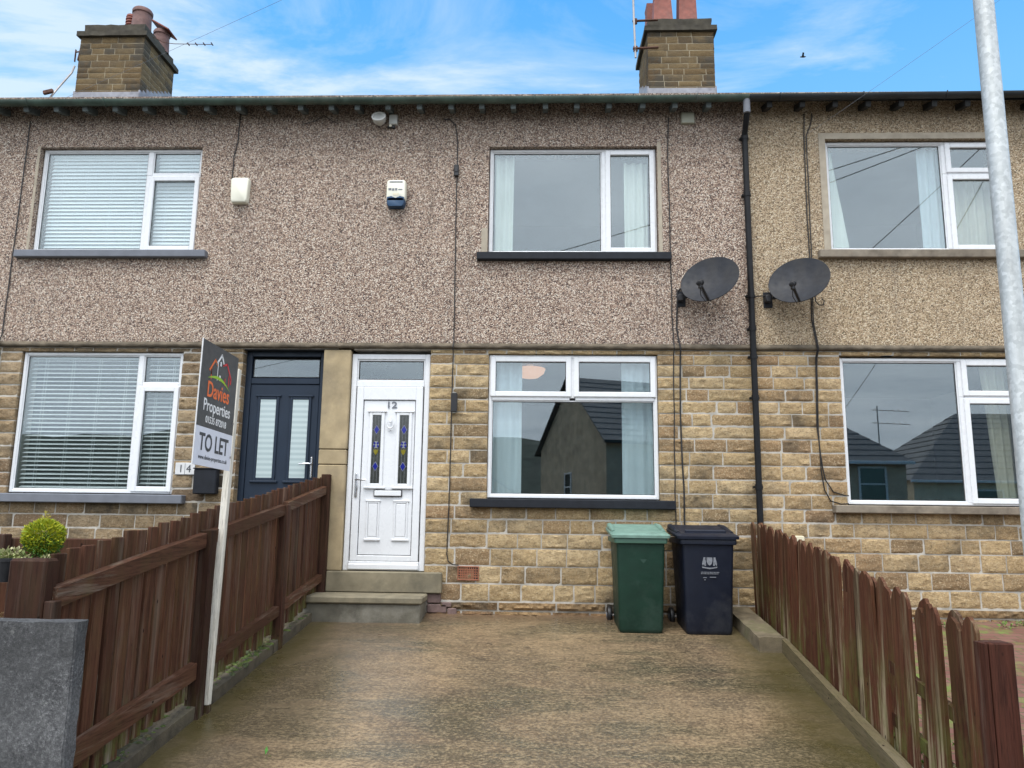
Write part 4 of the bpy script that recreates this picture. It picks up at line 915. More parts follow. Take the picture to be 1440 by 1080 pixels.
# left kerb stones
ys = [-.42, -1.28, -2.15, -3.05]
for i in range(3):
    pass
kt = MB()
def rockbox(mb, x0, x1, ya, yb, h, w=.0, seed=0, cuts=10, base=0.):
    bm = bmesh.new(); bmesh.ops.create_cube(bm, size=1); bmesh.ops.subdivide_edges(bm, edges=bm.edges, cuts=cuts, use_grid_fill=True); idx = {v: i for i, v in enumerate(bm.verts)}; vs = []
    for v in bm.verts:
        y = ya+(v.co.y+.5)*(yb-ya); x = x0+(v.co.x+.5)*(x1-x0); z = gz(y)+base-.15+(v.co.z+.5)*(h+.15)
        p = Vector((x, y, z)); q = Vector((x*9, y*5, z*9+seed)); p += Vector((.009*noise.noise(q), 0, .009*noise.noise(q*1.3+Vector((4, 0, 0))))); vs.append(p)
    fs = [tuple(idx[v] for v in f_.verts) for f_ in bm.faces]; bm.free(); mb.add(vs, fs)
kl = [(-.44, -1.62, 'moss-edged kerb stone nearest the doorstep'), (-1.64, -2.9, 'middle kerb stone of the left drive edge'), (-3.10, -4.35, 'pale worn kerb stone beside the foot of the to let post')]
for i, (ya, yb, lab) in enumerate(kl):
    mb = MB(); rockbox(mb, -2.395, -2.303, yb, ya, .085, seed=i*3); o = mk('kerb_stone', mb, M['kerb'], None, (-2.35, ya, gz(ya)), smooth='auto'); tag(o, lab, 'kerb stone', 'kerb stones along the left side of the drive')
mb = MB(); rockbox(mb, 1.975, 2.205, -1.30, -.06, .125, seed=40, cuts=12); o = mk('edging_block', mb, M['block'], None, (2.1, -1.3, -.14), smooth='auto'); tag(o, 'rough stone edging block on the ground beside the blue bin', 'stone block')
# moss and verge in the left strip
rd = random.Random(5); mb = MB()
for i in range(200):
    y = rd.choice([rd.uniform(-4.2, -.5), rd.gauss(-1.9, .25)]); x = rd.choice([rd.gauss(-2.43, .05), rd.gauss(-2.35, .03)]); r = rd.uniform(.006, .022); z = gz(y)+(.085 if x > -2.395 else .09)
    if x > -2.31: continue
    c = rd.choice([(.06, .085, .015), (.09, .12, .02), (.05, .06, .02), (.10, .08, .035)])
    mb.lathe([(r, -.01), (r*.95, r*.2), (r*.6, r*.5), (.001, r*.6)], Matrix.Translation((x, y, z)) @ Matrix.Rotation(rd.uniform(0, 3), 4, 'Z') @ Matrix.Diagonal((rd.uniform(.7, 1.4), rd.uniform(.8, 2.), 1, 1)), 6, c)
o = mk('moss', mb, M['leaf'], None, (-2.4, -2, -.1), smooth=True); tag(o, 'green moss clumps along the foot of the left fence', 'moss', kind='stuff')
# ------------------------------------------------------------------ fences
F = empty('picket_fence', (-2.35, -2.4, -.2), 'dark brown straight-topped fence along the left of the drive', 'fence')
FX = -2.34
def ftop(y): return .815+.132*(y+4.79)
posts = [(-.12, 1.455, .09), (-1.47, 1.105, .085), (-3.12, .905, .10)]
for y, zt, w in posts:
    mb = MB(); mb.box(FX-w/2+.01, FX+w/2+.01, y-w/2, y+w/2, gz(y)-.05, zt, .006); mk('post', mb, M['post'], F, (FX, y, gz(y)))
mb = MB(); mb.box(-2.52, -2.335, -4.905, -4.80, -.6, .795, .012); o = mk('gate_post', mb, M['post'], F, (-2.4, -4.85, -.5))
mb = MB(); mb.box(-2.330, -2.285, -4.90, -4.83, -.3, .60, .004); mk('stile', mb, M['post'], F, (-2.3, -4.85, -.3))
def rail(y0, y1, z0, z1, h):
    mb = MB(); x0 = FX-.022; x1 = FX+.030
    mb.loft([[Vector((x0, y, z-h)), Vector((x1, y, z-h)), Vector((x1, y, z-.004)), Vector((x0, y, z))] for y, z in ((y0, z0), ((y0+y1)/2, (z0+z1)/2+.003), (y1, z1))]); mk('rail', mb, M['woodRail'], F, (FX, y0, z0-h))
rail(-4.83, -3.17, .66, .885, .10); rail(-3.07, -1.515, .90, 1.105, .095); rail(-1.425, -.165, 1.13, 1.325, .09)
rail(-4.80, -3.17, -.16, .02, .11); rail(-3.07, -1.515, .015, .21, .085); rail(-1.425, -.165, .22, .39, .075)
rd = random.Random(9); y = -4.77; i = 0
while y < -.05:
    w = rd.uniform(.106, .114); zt = ftop(y)+rd.uniform(-.012, .012); zb = gz(y)+rd.uniform(.10, .15); x = FX-.034+rd.uniform(-.004, .004)
    mb = MB(); T = Matrix.Translation((x, y, zb)) @ Matrix.Rotation(rd.uniform(-.012, .012), 4, 'X') @ Matrix.Rotation(rd.uniform(-.05, .05), 4, 'Z')
    mb.box(-.011, .011, -w/2, w/2, 0, zt-zb, .004, T); mk('picket', mb, M['woodL'], F, (x, y, zb)); y += .136+rd.uniform(-.006, .006)
# right fence
F2 = empty('picket_fence', (2.2, -2.4, -.2), 'weathered reddish picket fence with pointed tops along the right of the drive', 'fence')
def rx(y): return 2.335+.057*y
def rtop(y):
    pts = [(-4.9, .565), (-4.33, .597), (-3.9, .635), (-3.2, .715), (-2.66, .785), (-1.86, .86), (-1.18, .92), (-.47, .985), (.3, 1.03)]
    for (a, b), (c, d) in zip(pts, pts[1:]):
        if y <= c: return b+(d-b)*(y-a)/(c-a)
    return 1.03
rd = random.Random(21)
def picket2(y, dx):
    w = rd.uniform(.116, .130); zt = rtop(y)+rd.uniform(-.018, .018)-(.05 if dx > .02 else .015 if dx > 0 else 0); zb = gz(y)+rd.uniform(.0, .05); x = rx(y)+dx; H = zt-zb
    pk = rd.uniform(-.15, .2)*w; sh = rd.uniform(.055, .085)
    poly = [(-w/2, 0), (w/2, 0), (w/2+rd.uniform(-.003, .003), H*.5), (w/2, H-sh), (w*.34, H-sh*.42), (pk+.012, H-.004), (pk-.008, H), (-w*.36, H-sh*.45), (-w/2, H-sh*1.05), (-w/2+rd.uniform(-.003, .003), H*.5)]
    Mx = Matrix.Translation((x, y, zb)) @ Matrix.Rotation(rd.uniform(-.02, .02), 4, 'X') @ Matrix.Rotation(rd.uniform(-.02, .03), 4, 'Y') @ Matrix(((0, 0, 1), (1, 0, 0), (0, 1, 0))).to_4x4()
    mb = MB(); mb.prism(poly, Mx @ Matrix.Translation((0, 0, -.010)), .020); mk('picket', mb, M['woodR'], F2, (x, y, zb))
y = -4.72
while y < -.1:
    picket2(y, -.028); 
    if y+.23 < -.08: picket2(y+.128, -.020); picket2(y+.262, .010)
    y += .383
y = -4.46
while y < -.15: picket2(y, .030); y += .383
y = -3.31
while y < -.15: picket2(y, -.027); y += .383
for a, b in ((.12, .0), (.42, .0)):
    mb = MB(); mb.loft([[Vector((rx(y)-.014, y, z-.07)), Vector((rx(y)+.018, y, z-.07)), Vector((rx(y)+.018, y, z)), Vector((rx(y)-.014, y, z))] for y, z in ((-4.93, gz(-4.93)+a+.18), (-.05, gz(0)+a+.18))]); mk('rail', mb, M['woodR'], F2, (rx(-5), -5, -.3))
mb = MB(); mb.box(1.972, 2.078, -5.00, -4.90, -.60, .503, .006); mb.box(1.952, 1.968, -4.995, -4.905, -.5, .50, .003); o = mk('gate_post', mb, M['postR'], F2, (2.06, -5, -.55)); o['label'] = 'red-brown square end post'
bd = MB(); nb = 24
bd.loft([[Vector((rx(y)-.085-(.03*(-y-1.3)/3 if y < -1.3 else 0), y, gz(y)-.05)), Vector((rx(y)-.045, y, gz(y)-.05)), Vector((rx(y)-.042, y, gz(y)+.125+.004*noise.noise(Vector((y*4, 0, 0))))), Vector((rx(y)-.082-(.03*(-y-1.3)/3), y, gz(y)+.118+.004*noise.noise(Vector((y*5, 2, 0)))))] for y in lin(-4.9, -1.31, nb)])
mk('gravel_board', bd, M['board'], F2, (2.1, -4.9, -.6))
# ------------------------------------------------------------------ foreground grey slab
mb = MB(); rockw = bmesh.new(); bmesh.ops.create_cube(rockw, size=1); bmesh.ops.subdivide_edges(rockw, edges=rockw.edges, cuts=22, use_grid_fill=True); idx = {v: i for i, v in enumerate(rockw.verts)}; vs = []
for v in rockw.verts:
    p = Vector((-3.10+(v.co.x+.5)*1.035, -5.06+(v.co.y+.5)*.09, -.62+(v.co.z+.5)*1.150)); e = v.co.x > .49 or v.co.z > .49
    p += .004*Vector((noise.noise(p*14), noise.noise(p*14+Vector((5, 0, 0))), noise.noise(p*12+Vector((0, 5, 0)))))*(1.6 if e else .8)
    if v.co.x > .49 and abs(v.co.y) > .45: p.x -= .008
    vs.append(p)
mb.add(vs, [tuple(idx[v] for v in f_.verts) for f_ in rockw.faces]); rockw.free()
o = mk('garden_wall', mb, M['greywall'], None, (-2.6, -5.0, -.55), smooth='auto'); tag(o, 'grey roughcast wall end in the left foreground', 'wall')
# ------------------------------------------------------------------ lamp post
t = empty('lamp_post', (2.177, -5.05, -.55), 'galvanised steel lamp post at the right of the photo', 'lamp post')
mb = MB(); mb.tube([(2.177, -5.05, -.6), (2.177, -5.05, .25), (2.178, -5.05, .32), (2.195, -5.05, 4.9)], [.075, .075, .0475, .0440], 32); mk('column', mb, M['galv'], t, smooth='auto')
mb = MB(); mb.tube([(2.195, -5.05, 4.9), (2.19, -5.1, 5.1), (2.18, -5.5, 5.25), (2.15, -5.9, 5.28)], .03, 16); mk('arm', mb, M['galv'], t, smooth='auto')
mb = MB(); rbox(mb, 2.02, 2.28, -6.3, -5.85, 5.22, 5.36, 1, 1, .04); mk('lantern', mb, M['galv'], t, smooth='auto')
# ------------------------------------------------------------------ bins
def bin_(cx, yf, w0, w1, lidw, mats, label, wy=.60):
    base = gz(yf)-.002; t = empty('wheelie_bin', (cx, yf+.3, base), label, 'bin', 'wheelie bins by the wall')
    def ring(z, w, ya, yb, r=.035, n=5):
        out = []
        for (sx, sy, a0) in ((1, 1, 0), (-1, 1, 90), (-1, -1, 180), (1, -1, 270)):
            for k in range(n):
                a = R(a0+90*k/(n-1)); hx = w/2; hy = (yb-ya)/2; out.append(Vector((cx+sx*(hx-r)+r*math.cos(a), (ya+yb)/2+sy*(hy-r)+r*math.sin(a), base+z)))
        return out
    H = .905; mb = MB()
    mb.loft([ring(0, w0-.05, yf+.02, yf+.50), ring(.012, w0-.02, yf+.008, yf+.53), ring(.045, w0, yf, yf+.54), ring(.5, (w0+w1)/2, yf-.022, yf+.58), ring(H-.05, w1, yf-.045, yf+.62), ring(H-.02, w1+.005, yf-.046, yf+.62)])
    mk('body', mb, mats[0], t, smooth='auto')
    mb = MB(); mb.loft([ring(H-.045, w1+.03, yf-.058, yf+.63), ring(H-.040, w1+.048, yf-.068, yf+.635), ring(H+.0, w1+.055, yf-.07, yf+.64), ring(H+.008, w1+.05, yf-.066, yf+.64)]); mk('rim', mb, mats[1], t, smooth='auto')
    def lring(z0, z1, w, ya, yb, r=.04):
        g = ring(0, w, ya, yb, r); return [Vector((p.x, p.y, base+z0+(z1-z0)*(p.y-ya)/(yb-ya))) for p in g]
    mb = MB(); mb.loft([lring(H+.009, H+.070, lidw, yf-.085, yf+.64), lring(H+.035, H+.098, lidw+.004, yf-.087, yf+.645), lring(H+.048, H+.118, lidw-.03, yf-.06, yf+.63), lring(H+.060, H+.138, lidw-.10, yf+.0, yf+.60), lring(H+.055, H+.128, lidw-.18, yf+.05, yf+.55)])
    # raised shoulders at the back corners
    for s in (-1, 1): mb.tube([(cx+s*(lidw/2-.035), yf+.10, base+H+.062), (cx+s*(lidw/2-.035), yf+.45, base+H+.108), (cx+s*(lidw/2-.04), yf+.62, base+H+.12)], [.02, .034, .03], 10)
    mk('lid', mb, mats[2], t, smooth='auto')
    hb = MB(); hb.tube([(cx-lidw*.36, yf+.66, base+H+.05), (cx-lidw*.36, yf+.70, base+H+.095), (cx+lidw*.36, yf+.70, base+H+.095), (cx+lidw*.36, yf+.66, base+H+.05)], .015, 10); mk('handle', hb, mats[0], t, smooth='auto')
    for s in (-1, 1):
        wx = cx+s*(w0/2+.045)
        wh = MB(); Mx = Matrix.Translation((wx, yf+wy, base+.10)) @ Matrix.Rotation(R(90), 4, 'Y')
        wh.lathe([(.02, -.024), (.085, -.024), (.098, -.014), (.10, 0), (.098, .014), (.085, .024), (.02, .024)], Mx, 28); w = mk('wheel', wh, M['black'], t, smooth='auto')
        hbm = MB(); hbm.lathe([(.001, -.030), (.03, -.028), (.034, .028), (.001, .030)], Mx, 16); mk('hub', hbm, M['sill_grey'], w, smooth='auto')
    ax = MB(); ax.tube([(cx-w0/2-.03, yf+wy, base+.10), (cx+w0/2+.03, yf+wy, base+.10)], .012, 10); mk('axle', ax, M['alu'], t)
    return t, base
bt, bb = bin_(1.005, -.735, .43, .475, .575, (M['green_bin'], M['green_rim'], M['green_lid']), 'green wheelie bin with pale green lid beneath the window')
bu, bb2 = bin_(1.66, -.755, .45, .50, .60, (M['blue_bin'], M['blue_bin'], M['blue_bin']), 'navy blue wheelie bin with a faint crest beside the downpipe')
# shallow tray on the blue lid
mb = MB(); mb.bar((1.47, -.60, bb2+.975), (1.88, -.60, bb2+.975), .03, .05, .01); mk('lid_ridge', mb, M['blue_bin'], bu)
# crest: crown, shield, two supporters, motto lines
cx, cz = 1.668, .62; Mx = fac_m(cx, -.755-.036, cz)
mb = MB()
mb.prism([(-.028, .04), (.028, .04), (.028, -.005), (.018, -.03), (0, -.045), (-.018, -.03), (-.028, -.005)], Mx, .0015)
mb.prism([(-.022, .05), (-.028, .078), (-.012, .066), (0, .09), (.012, .066), (.028, .078), (.022, .05)], Mx, .0015)
mb.prism([(-.006, .092), (0, .108), (.006, .092)], Mx, .0015)
for s in (-1, 1):
    pl_ = [(s*.034, -.045), (s*.036, -.01), (s*.040, .02), (s*.036, .045), (s*.048, .062), (s*.060, .05), (s*.058, .03), (s*.066, .0), (s*.072, -.03), (s*.066, -.048), (s*.055, -.03), (s*.046, -.048)]
    mb.prism(pl_ if s > 0 else list(reversed(pl_)), Mx, .0015)
mb.prism([(-.075, -.052), (-.04, -.060), (0, -.064), (.04, -.060), (.075, -.052), (.07, -.066), (0, -.078), (-.07, -.066)], Mx, .0015)
mk('crest', mb, M['print'], bu)
mb = MB(); rd = random.Random(3)
for zz, a, b in ((-.108, -.085, .085), (-.122, -.085, .085)):
    x = a
    while x < b:
        w = rd.uniform(.006, .012); mb.box(cx+x, cx+x+w, -.794, -.791, cz+zz-.004, cz+zz+.004, .0005); x += w+.004
mk('worn_lettering', mb, M['print'], bu)
mb = MB()
for zz, a, b in ((-.16, -.065, -.03), (-.155, .0, .06), (-.18, -.055, -.04)): mb.box(cx+a, cx+b, -.788, -.783, cz+zz-.004, cz+zz+.004, .001)
mk('worn_sticker', mb, M['sill_grey'], bu)
mb = MB(); mb.prism([(-.03, .03), (.03, .03), (.03, 0), (0, -.035), (-.03, 0)], fac_m(1.03, -.735-.034, .62), .0015)
mk('faint_crest', mb, simple('bin_print_green', (.010, .04, .026), .6), bt)
# ------------------------------------------------------------------ estate agent's board
t = empty('estate_agent_board', (-2.29, -3.03, -.34), 'estate agent to let board on a white post beside the left fence', 'sign')
p0, p1 = Vector((-2.285, -3.03, -.345)), Vector((-2.300, -2.875, 2.10))
mb = MB(); mb.bar(p0.lerp(p1, .025), p1, .048, .05, .003, up=(0, 1, 0)); mk('post', mb, M['pinewhite'], t, p0)
mb = MB(); mb.bar(p0, p0.lerp(p1, .0245), .05, .052, .003, up=(0, 1, 0)); mk('post_foot', mb, M['post'], t, p0)
BX = -2.268; tilt = -.02
B0 = Vector((BX, -2.945, 1.312)); yv = Vector((0, 1, -.025)).normalized(); zv = Vector((0, -.035+.045, 1)).normalized()
def bm_(y, z, dx=0.): # local board coordinate: y from left edge (0..0.61), z from bottom (0..0.84)
    m = Matrix(((0, 0, 1), (1, 0, 0), (0, 1, 0))).to_4x4(); m = Matrix.Rotation(R(-1.2), 4, 'X') @ m; p = Vector((BX+dx, -3.585, 1.337))+Vector((0, math.cos(R(1.2))*y+math.sin(R(1.2))*z*1.0, z-math.sin(R(1.2))*y)); m.translation = p; return m
mb = MB(); mb.prism([(0, .262), (.62, .262), (.62, .848), (0, .848)], bm_(0, 0, -.006), .006); pg = mk('board_upper_panel', mb, M['sign_grey'], t)
mb = MB(); mb.prism([(0, 0), (.62, 0), (.62, .26), (0, .26)], bm_(0, 0, -.006), .006); pw = mk('board_lower_panel', mb, M['sign_white'], t)
mb = MB(); mb.prism([(-.005, -.004), (0, -.004), (0, .85), (-.005, .85)], bm_(0, 0, -.007), .008); mk('board_edge', mb, M['plate'], t)
text('name_first_line', 'Davies', M['text_orange'], bm_(.31, .475, .0015), .155, pg, .001, sx=.92, offset=.002)
text('name_second_line', 'Properties', M['text_white'], bm_(.31, .375, .0015), .118, pg, .001, sx=.92, offset=.0012)
text('phone_number', '01535 872018', M['text_white'], bm_(.31, .295, .0015), .066, pg, .001, sx=.92, offset=.001)
text('to_let', 'TO LET', M['text_dark'], bm_(.31, .105, .0015), .165, pw, .001, sx=.90, offset=.003)
text('web_address', 'www.davies-properties.co.uk', M['text_dark'], bm_(.31, .045, .0015), .043, pw, .001, sx=.95)
def stroke(pts, w, mat, name):
    mb = MB()
    for a, b in zip(pts, pts[1:]):
        d = Vector((b[0]-a[0], b[1]-a[1])); L = d.length; d /= L; nx_, ny_ = -d.y*w/2, d.x*w/2; e = d*w*.3
        mb.prism([(a[0]-nx_-e.x, a[1]-ny_-e.y), (b[0]-nx_+e.x, b[1]-ny_+e.y), (b[0]+nx_+e.x, b[1]+ny_+e.y), (a[0]+nx_-e.x, a[1]+ny_-e.y)], bm_(0, 0, .0008), .0012)
    mk(name, mb, mat, pg)
stroke([(.135, .66), (.215, .745), (.255, .715)], .014, M['text_orange'], 'logo_left_roof'); stroke([(.165, .685), (.165, .635)], .007, M['text_orange'], 'logo_left_wall'); stroke([(.165, .67), (.165, .60)], .007, M['text_orange'], 'logo_left_wall')
stroke([(.24, .72), (.32, .80), (.365, .74)], .016, M['text_white'], 'logo_middle_roof'); stroke([(.265, .74), (.265, .61)], .008, M['text_white'], 'logo_middle_wall'); stroke([(.31, .745), (.31, .725)], .02, M['text_white'], 'logo_window'); stroke([(.31, .645), (.31, .62)], .022, M['text_white'], 'logo_door')
stroke([(.355, .735), (.42, .755), (.505, .66), (.50, .625)], .015, M['text_red'], 'logo_right_roof'); stroke([(.465, .68), (.465, .60)], .008, M['text_red'], 'logo_right_wall'); stroke([(.40, .645), (.40, .60)], .01, M['text_red'], 'logo_right_door')
sw = []; 
for k in range(13): s = k/12; sw.append((.11+.38*s, .60+.055*math.sin(s*2.6)-.03*s*s*2))
lo = [(x, y-.022*math.sin(math.pi*i/12)) for i, (x, y) in enumerate(sw)]
mb = MB(); mb.prism(lo+list(reversed(sw)), bm_(0, 0, .0012), .0012); mk('logo_swoosh', mb, M['text_green'], pg)
mb = MB()
for z in (.10, .35): mb.prism([(.60, z-.008), (.615, z-.008), (.615, z+.008), (.60, z+.008)], bm_(0, 0, 0), .006)
mk('screw', mb, M['alu'], t)
# ------------------------------------------------------------------ planter, shrubs
pln = empty('timber_planter', (-2.95, -4.2, .3), 'dark timber planter box behind the left gate post', 'planter')
mb = MB(); mb.box(-3.60, -2.40, -4.02, -3.97, .1, .862, .006); mk('back_board', mb, M['woodL'], pln, (-3, -4, .1))
mb = MB(); mb.box(-3.60, -2.46, -4.60, -4.56, -.2, .66, .006); mk('front_board', mb, M['woodL'], pln, (-3, -4.6, -.2))
mb = MB(); mb.box(-3.16, -3.11, -4.1, -4.03, .2, .885, .006); mk('corner_post', mb, M['post'], pln, (-3.1, -4.1, .2))
mb = MB(); mb.box(-3.55, -2.44, -4.55, -4.03, .5, .66, .01); mk('soil_fill', mb, M['soil'], pln)
def leaves(mb, c, rad, n, size, cols, rd, shell=.55, asp=1.8, zmin=None):
    c = Vector(c)
    for _ in range(n):
        d = Vector((rd.gauss(0, 1), rd.gauss(0, 1), rd.gauss(0, 1))).normalized(); r = shell+(1-shell)*rd.random()**.5
        wob = 1+.14*noise.noise(d*2.2+c)
        p = c+Vector((d.x*rad[0], d.y*rad[1], d.z*rad[2]))*r*wob
        a = (d+Vector((rd.gauss(0, .5), rd.gauss(0, .5), rd.gauss(.3, .5)))).normalized(); b = a.cross(Vector((rd.gauss(0, 1), rd.gauss(0, 1), rd.gauss(0, 1)))).normalized()
        s = size*rd.uniform(.6, 1.3); L = s*asp
        mb.add([p, p+a*L*.5+b*s*.5, p+a*L, p+a*L*.5-b*s*.5], [(0, 1, 2, 3)], rd.choice(cols))
rd = random.Random(4)
t = empty('topiary_conifer', (-2.70, -4.42, .66), 'clipped golden green conifer ball on a short stem in the planter', 'shrub')
mb = MB(); gold = [(.42, .42, .015), (.50, .48, .02), (.30, .36, .015), (.20, .30, .02)]
leaves(mb, (-2.672, -4.42, .885), (.098, .098, .088), 5200, .0055, gold, rd, .5, 3.2); leaves(mb, (-2.665, -4.42, .835), (.085, .09, .06), 1400, .0055, [(.05, .14, .02), (.08, .2, .02)], rd, .4, 3.2); leaves(mb, (-2.675, -4.42, .985), (.012, .012, .035), 60, .005, [(.45, .38, .04)], rd, .2, 4)
mk('foliage', mb, M['leaf'], t, fix=False); mb = MB()
for i in range(5): mb.tube([(-2.68+rd.uniform(-.02, .02), -4.42, .66), (-2.68+rd.uniform(-.03, .03), -4.42, .75), (-2.67+rd.uniform(-.05, .05), -4.42, .84)], [.009, .007, .003], 6)
mk('stem', mb, M['bark'], t)
t = empty('variegated_ivy', (-2.78, -4.5, .66), 'cream variegated ivy spilling from a dark pot at the left edge', 'plant')
mb = MB(); vc = [(.45, .45, .22), (.55, .52, .30), (.16, .22, .06), (.30, .33, .12)]
leaves(mb, (-2.78, -4.52, .765), (.10, .08, .055), 420, .018, vc, rd, .3, 1.2); leaves(mb, (-2.86, -4.56, .70), (.07, .06, .09), 220, .018, vc, rd, .3, 1.2); leaves(mb, (-2.585, -4.5, .765), (.05, .04, .022), 120, .012, vc, rd, .2, 1.3)
mk('foliage', mb, M['leaf'], t, fix=False)
t2 = empty('flower_pot', (-2.66, -4.62, .55), 'small black plastic flower pot below the conifer', 'pot'); mb = MB(); mb.lathe([(.001, 0), (.032, 0), (.040, .10), (.045, .10), (.045, .115), (.036, .115), (.034, .06), (.001, .06)], Matrix.Translation((-2.695, -4.66, .665)), 20); mk('pot', mb, M['black'], t2, smooth='auto')
t = empty('ornamental_grass', (-2.78, -4.75, .4), 'dry straw coloured grass tuft left of the gate post', 'plant')
mb = MB()
for i in range(170):
    bx_, by_ = -2.80+rd.gauss(0, .04), -4.72+rd.gauss(0, .03); a = rd.uniform(0, 6.28); L = rd.uniform(.12, .26); p = Vector((bx_, by_, .38)); pts = []
    for k in range(6):
        s = k/5; pts.append(p+Vector((math.cos(a)*L*.7*s*s, math.sin(a)*L*.7*s*s, L*(s-.55*s*s)*1.25)))
    w = .0028; c = rd.choice([(.42, .33, .14), (.50, .42, .22), (.28, .28, .10), (.36, .27, .12)])
    sd = Vector((-math.sin(a), math.cos(a), 0))*w
    mb.add([q-sd*(1-i2/5.5) for i2, q in enumerate(pts)]+[q+sd*(1-i2/5.5) for i2, q in enumerate(pts)], [(i2, i2+1, 7+i2, 6+i2) for i2 in range(5)], c)
mk('blades', mb, M['leaf'], t, fix=False); mb = MB(); leaves(mb, (-2.86, -4.70, .55), (.09, .05, .14), 300, .012, [(.05, .05, .03), (.10, .09, .05)], rd, .1, 3); mk('dead_leaves', mb, M['leaf'], t, fix=False)
# weeds along the base of right house and fence
rd = random.Random(8)
for (x, y, s, lab) in ((-.80, -.10, .5, None),):
    pass
mb = MB()
for i in range(26):
    y = rd.uniform(-4.6, -1.4); x = rx(y)+rd.uniform(.15, .5); leaves(mb, (x, y, gz(y)+.03), (.05, .05, .03), 30, .02, [(.10, .22, .03), (.16, .30, .05), (.07, .14, .02)], rd, .2, 1.5)
for i in range(10):
    x = rd.uniform(3.2, 5.4); leaves(mb, (x, -.3+rd.uniform(-.15, .1), gz(-.3)+.03), (.07, .05, .03), 30, .02, [(.20, .22, .10), (.16, .26, .05)], rd, .2, 1.5)
o = mk('weeds', mb, M['leaf'], None, (2.5, -3, -.3), fix=False); tag(o, 'low green weeds on the brick paving behind the right fence', 'weeds', kind='stuff')
# twigs and leaf litter on the drive
rd = random.Random(12)
spots = [(.55, -.75), (.62, -1.05), (.40, -1.02), (-.45, -1.25), (-.42, -1.28), (-.2, -.9), (.15, -1.9), (.47, -2.6), (-.62, -2.0), (-.3, -2.9), (1.2, -2.2), (.95, -1.6), (-1.5, -1.0), (-1.55, -3.4), (-.1, -1.35), (-.05, -.62), (.3, -.45), (-.5, -.55)]
for i, (x, y) in enumerate(spots):
    mb = MB(); a = rd.uniform(-.6, .6); L = rd.uniform(.02, .05); z = gz(y)+.012
    mb.tube([(x-math.cos(a)*L, y-math.sin(a)*L, z), (x, y+rd.uniform(-.01, .012), z+.006), (x+math.cos(a)*L, y+math.sin(a)*L, z)], [.002, .0035, .0018], 6)
    o = mk('twig', mb, M['bark'], None, (x, y, z)); tag(o, 'tiny dark fallen twig lying on the drive', 'twig', 'fallen twigs on the drive')
mb = MB(); leaves(mb, (-1.62, -3.72, gz(-3.72)+.008), (.02, .02, .004), 3, .02, [(.08, .25, .04)], rd, .2, 2.2); o = mk('fallen_leaf', mb, M['leaf'], None, (-1.62, -3.72, gz(-3.72)), fix=False); tag(o, 'small green leaf on the left side of the drive', 'leaf')
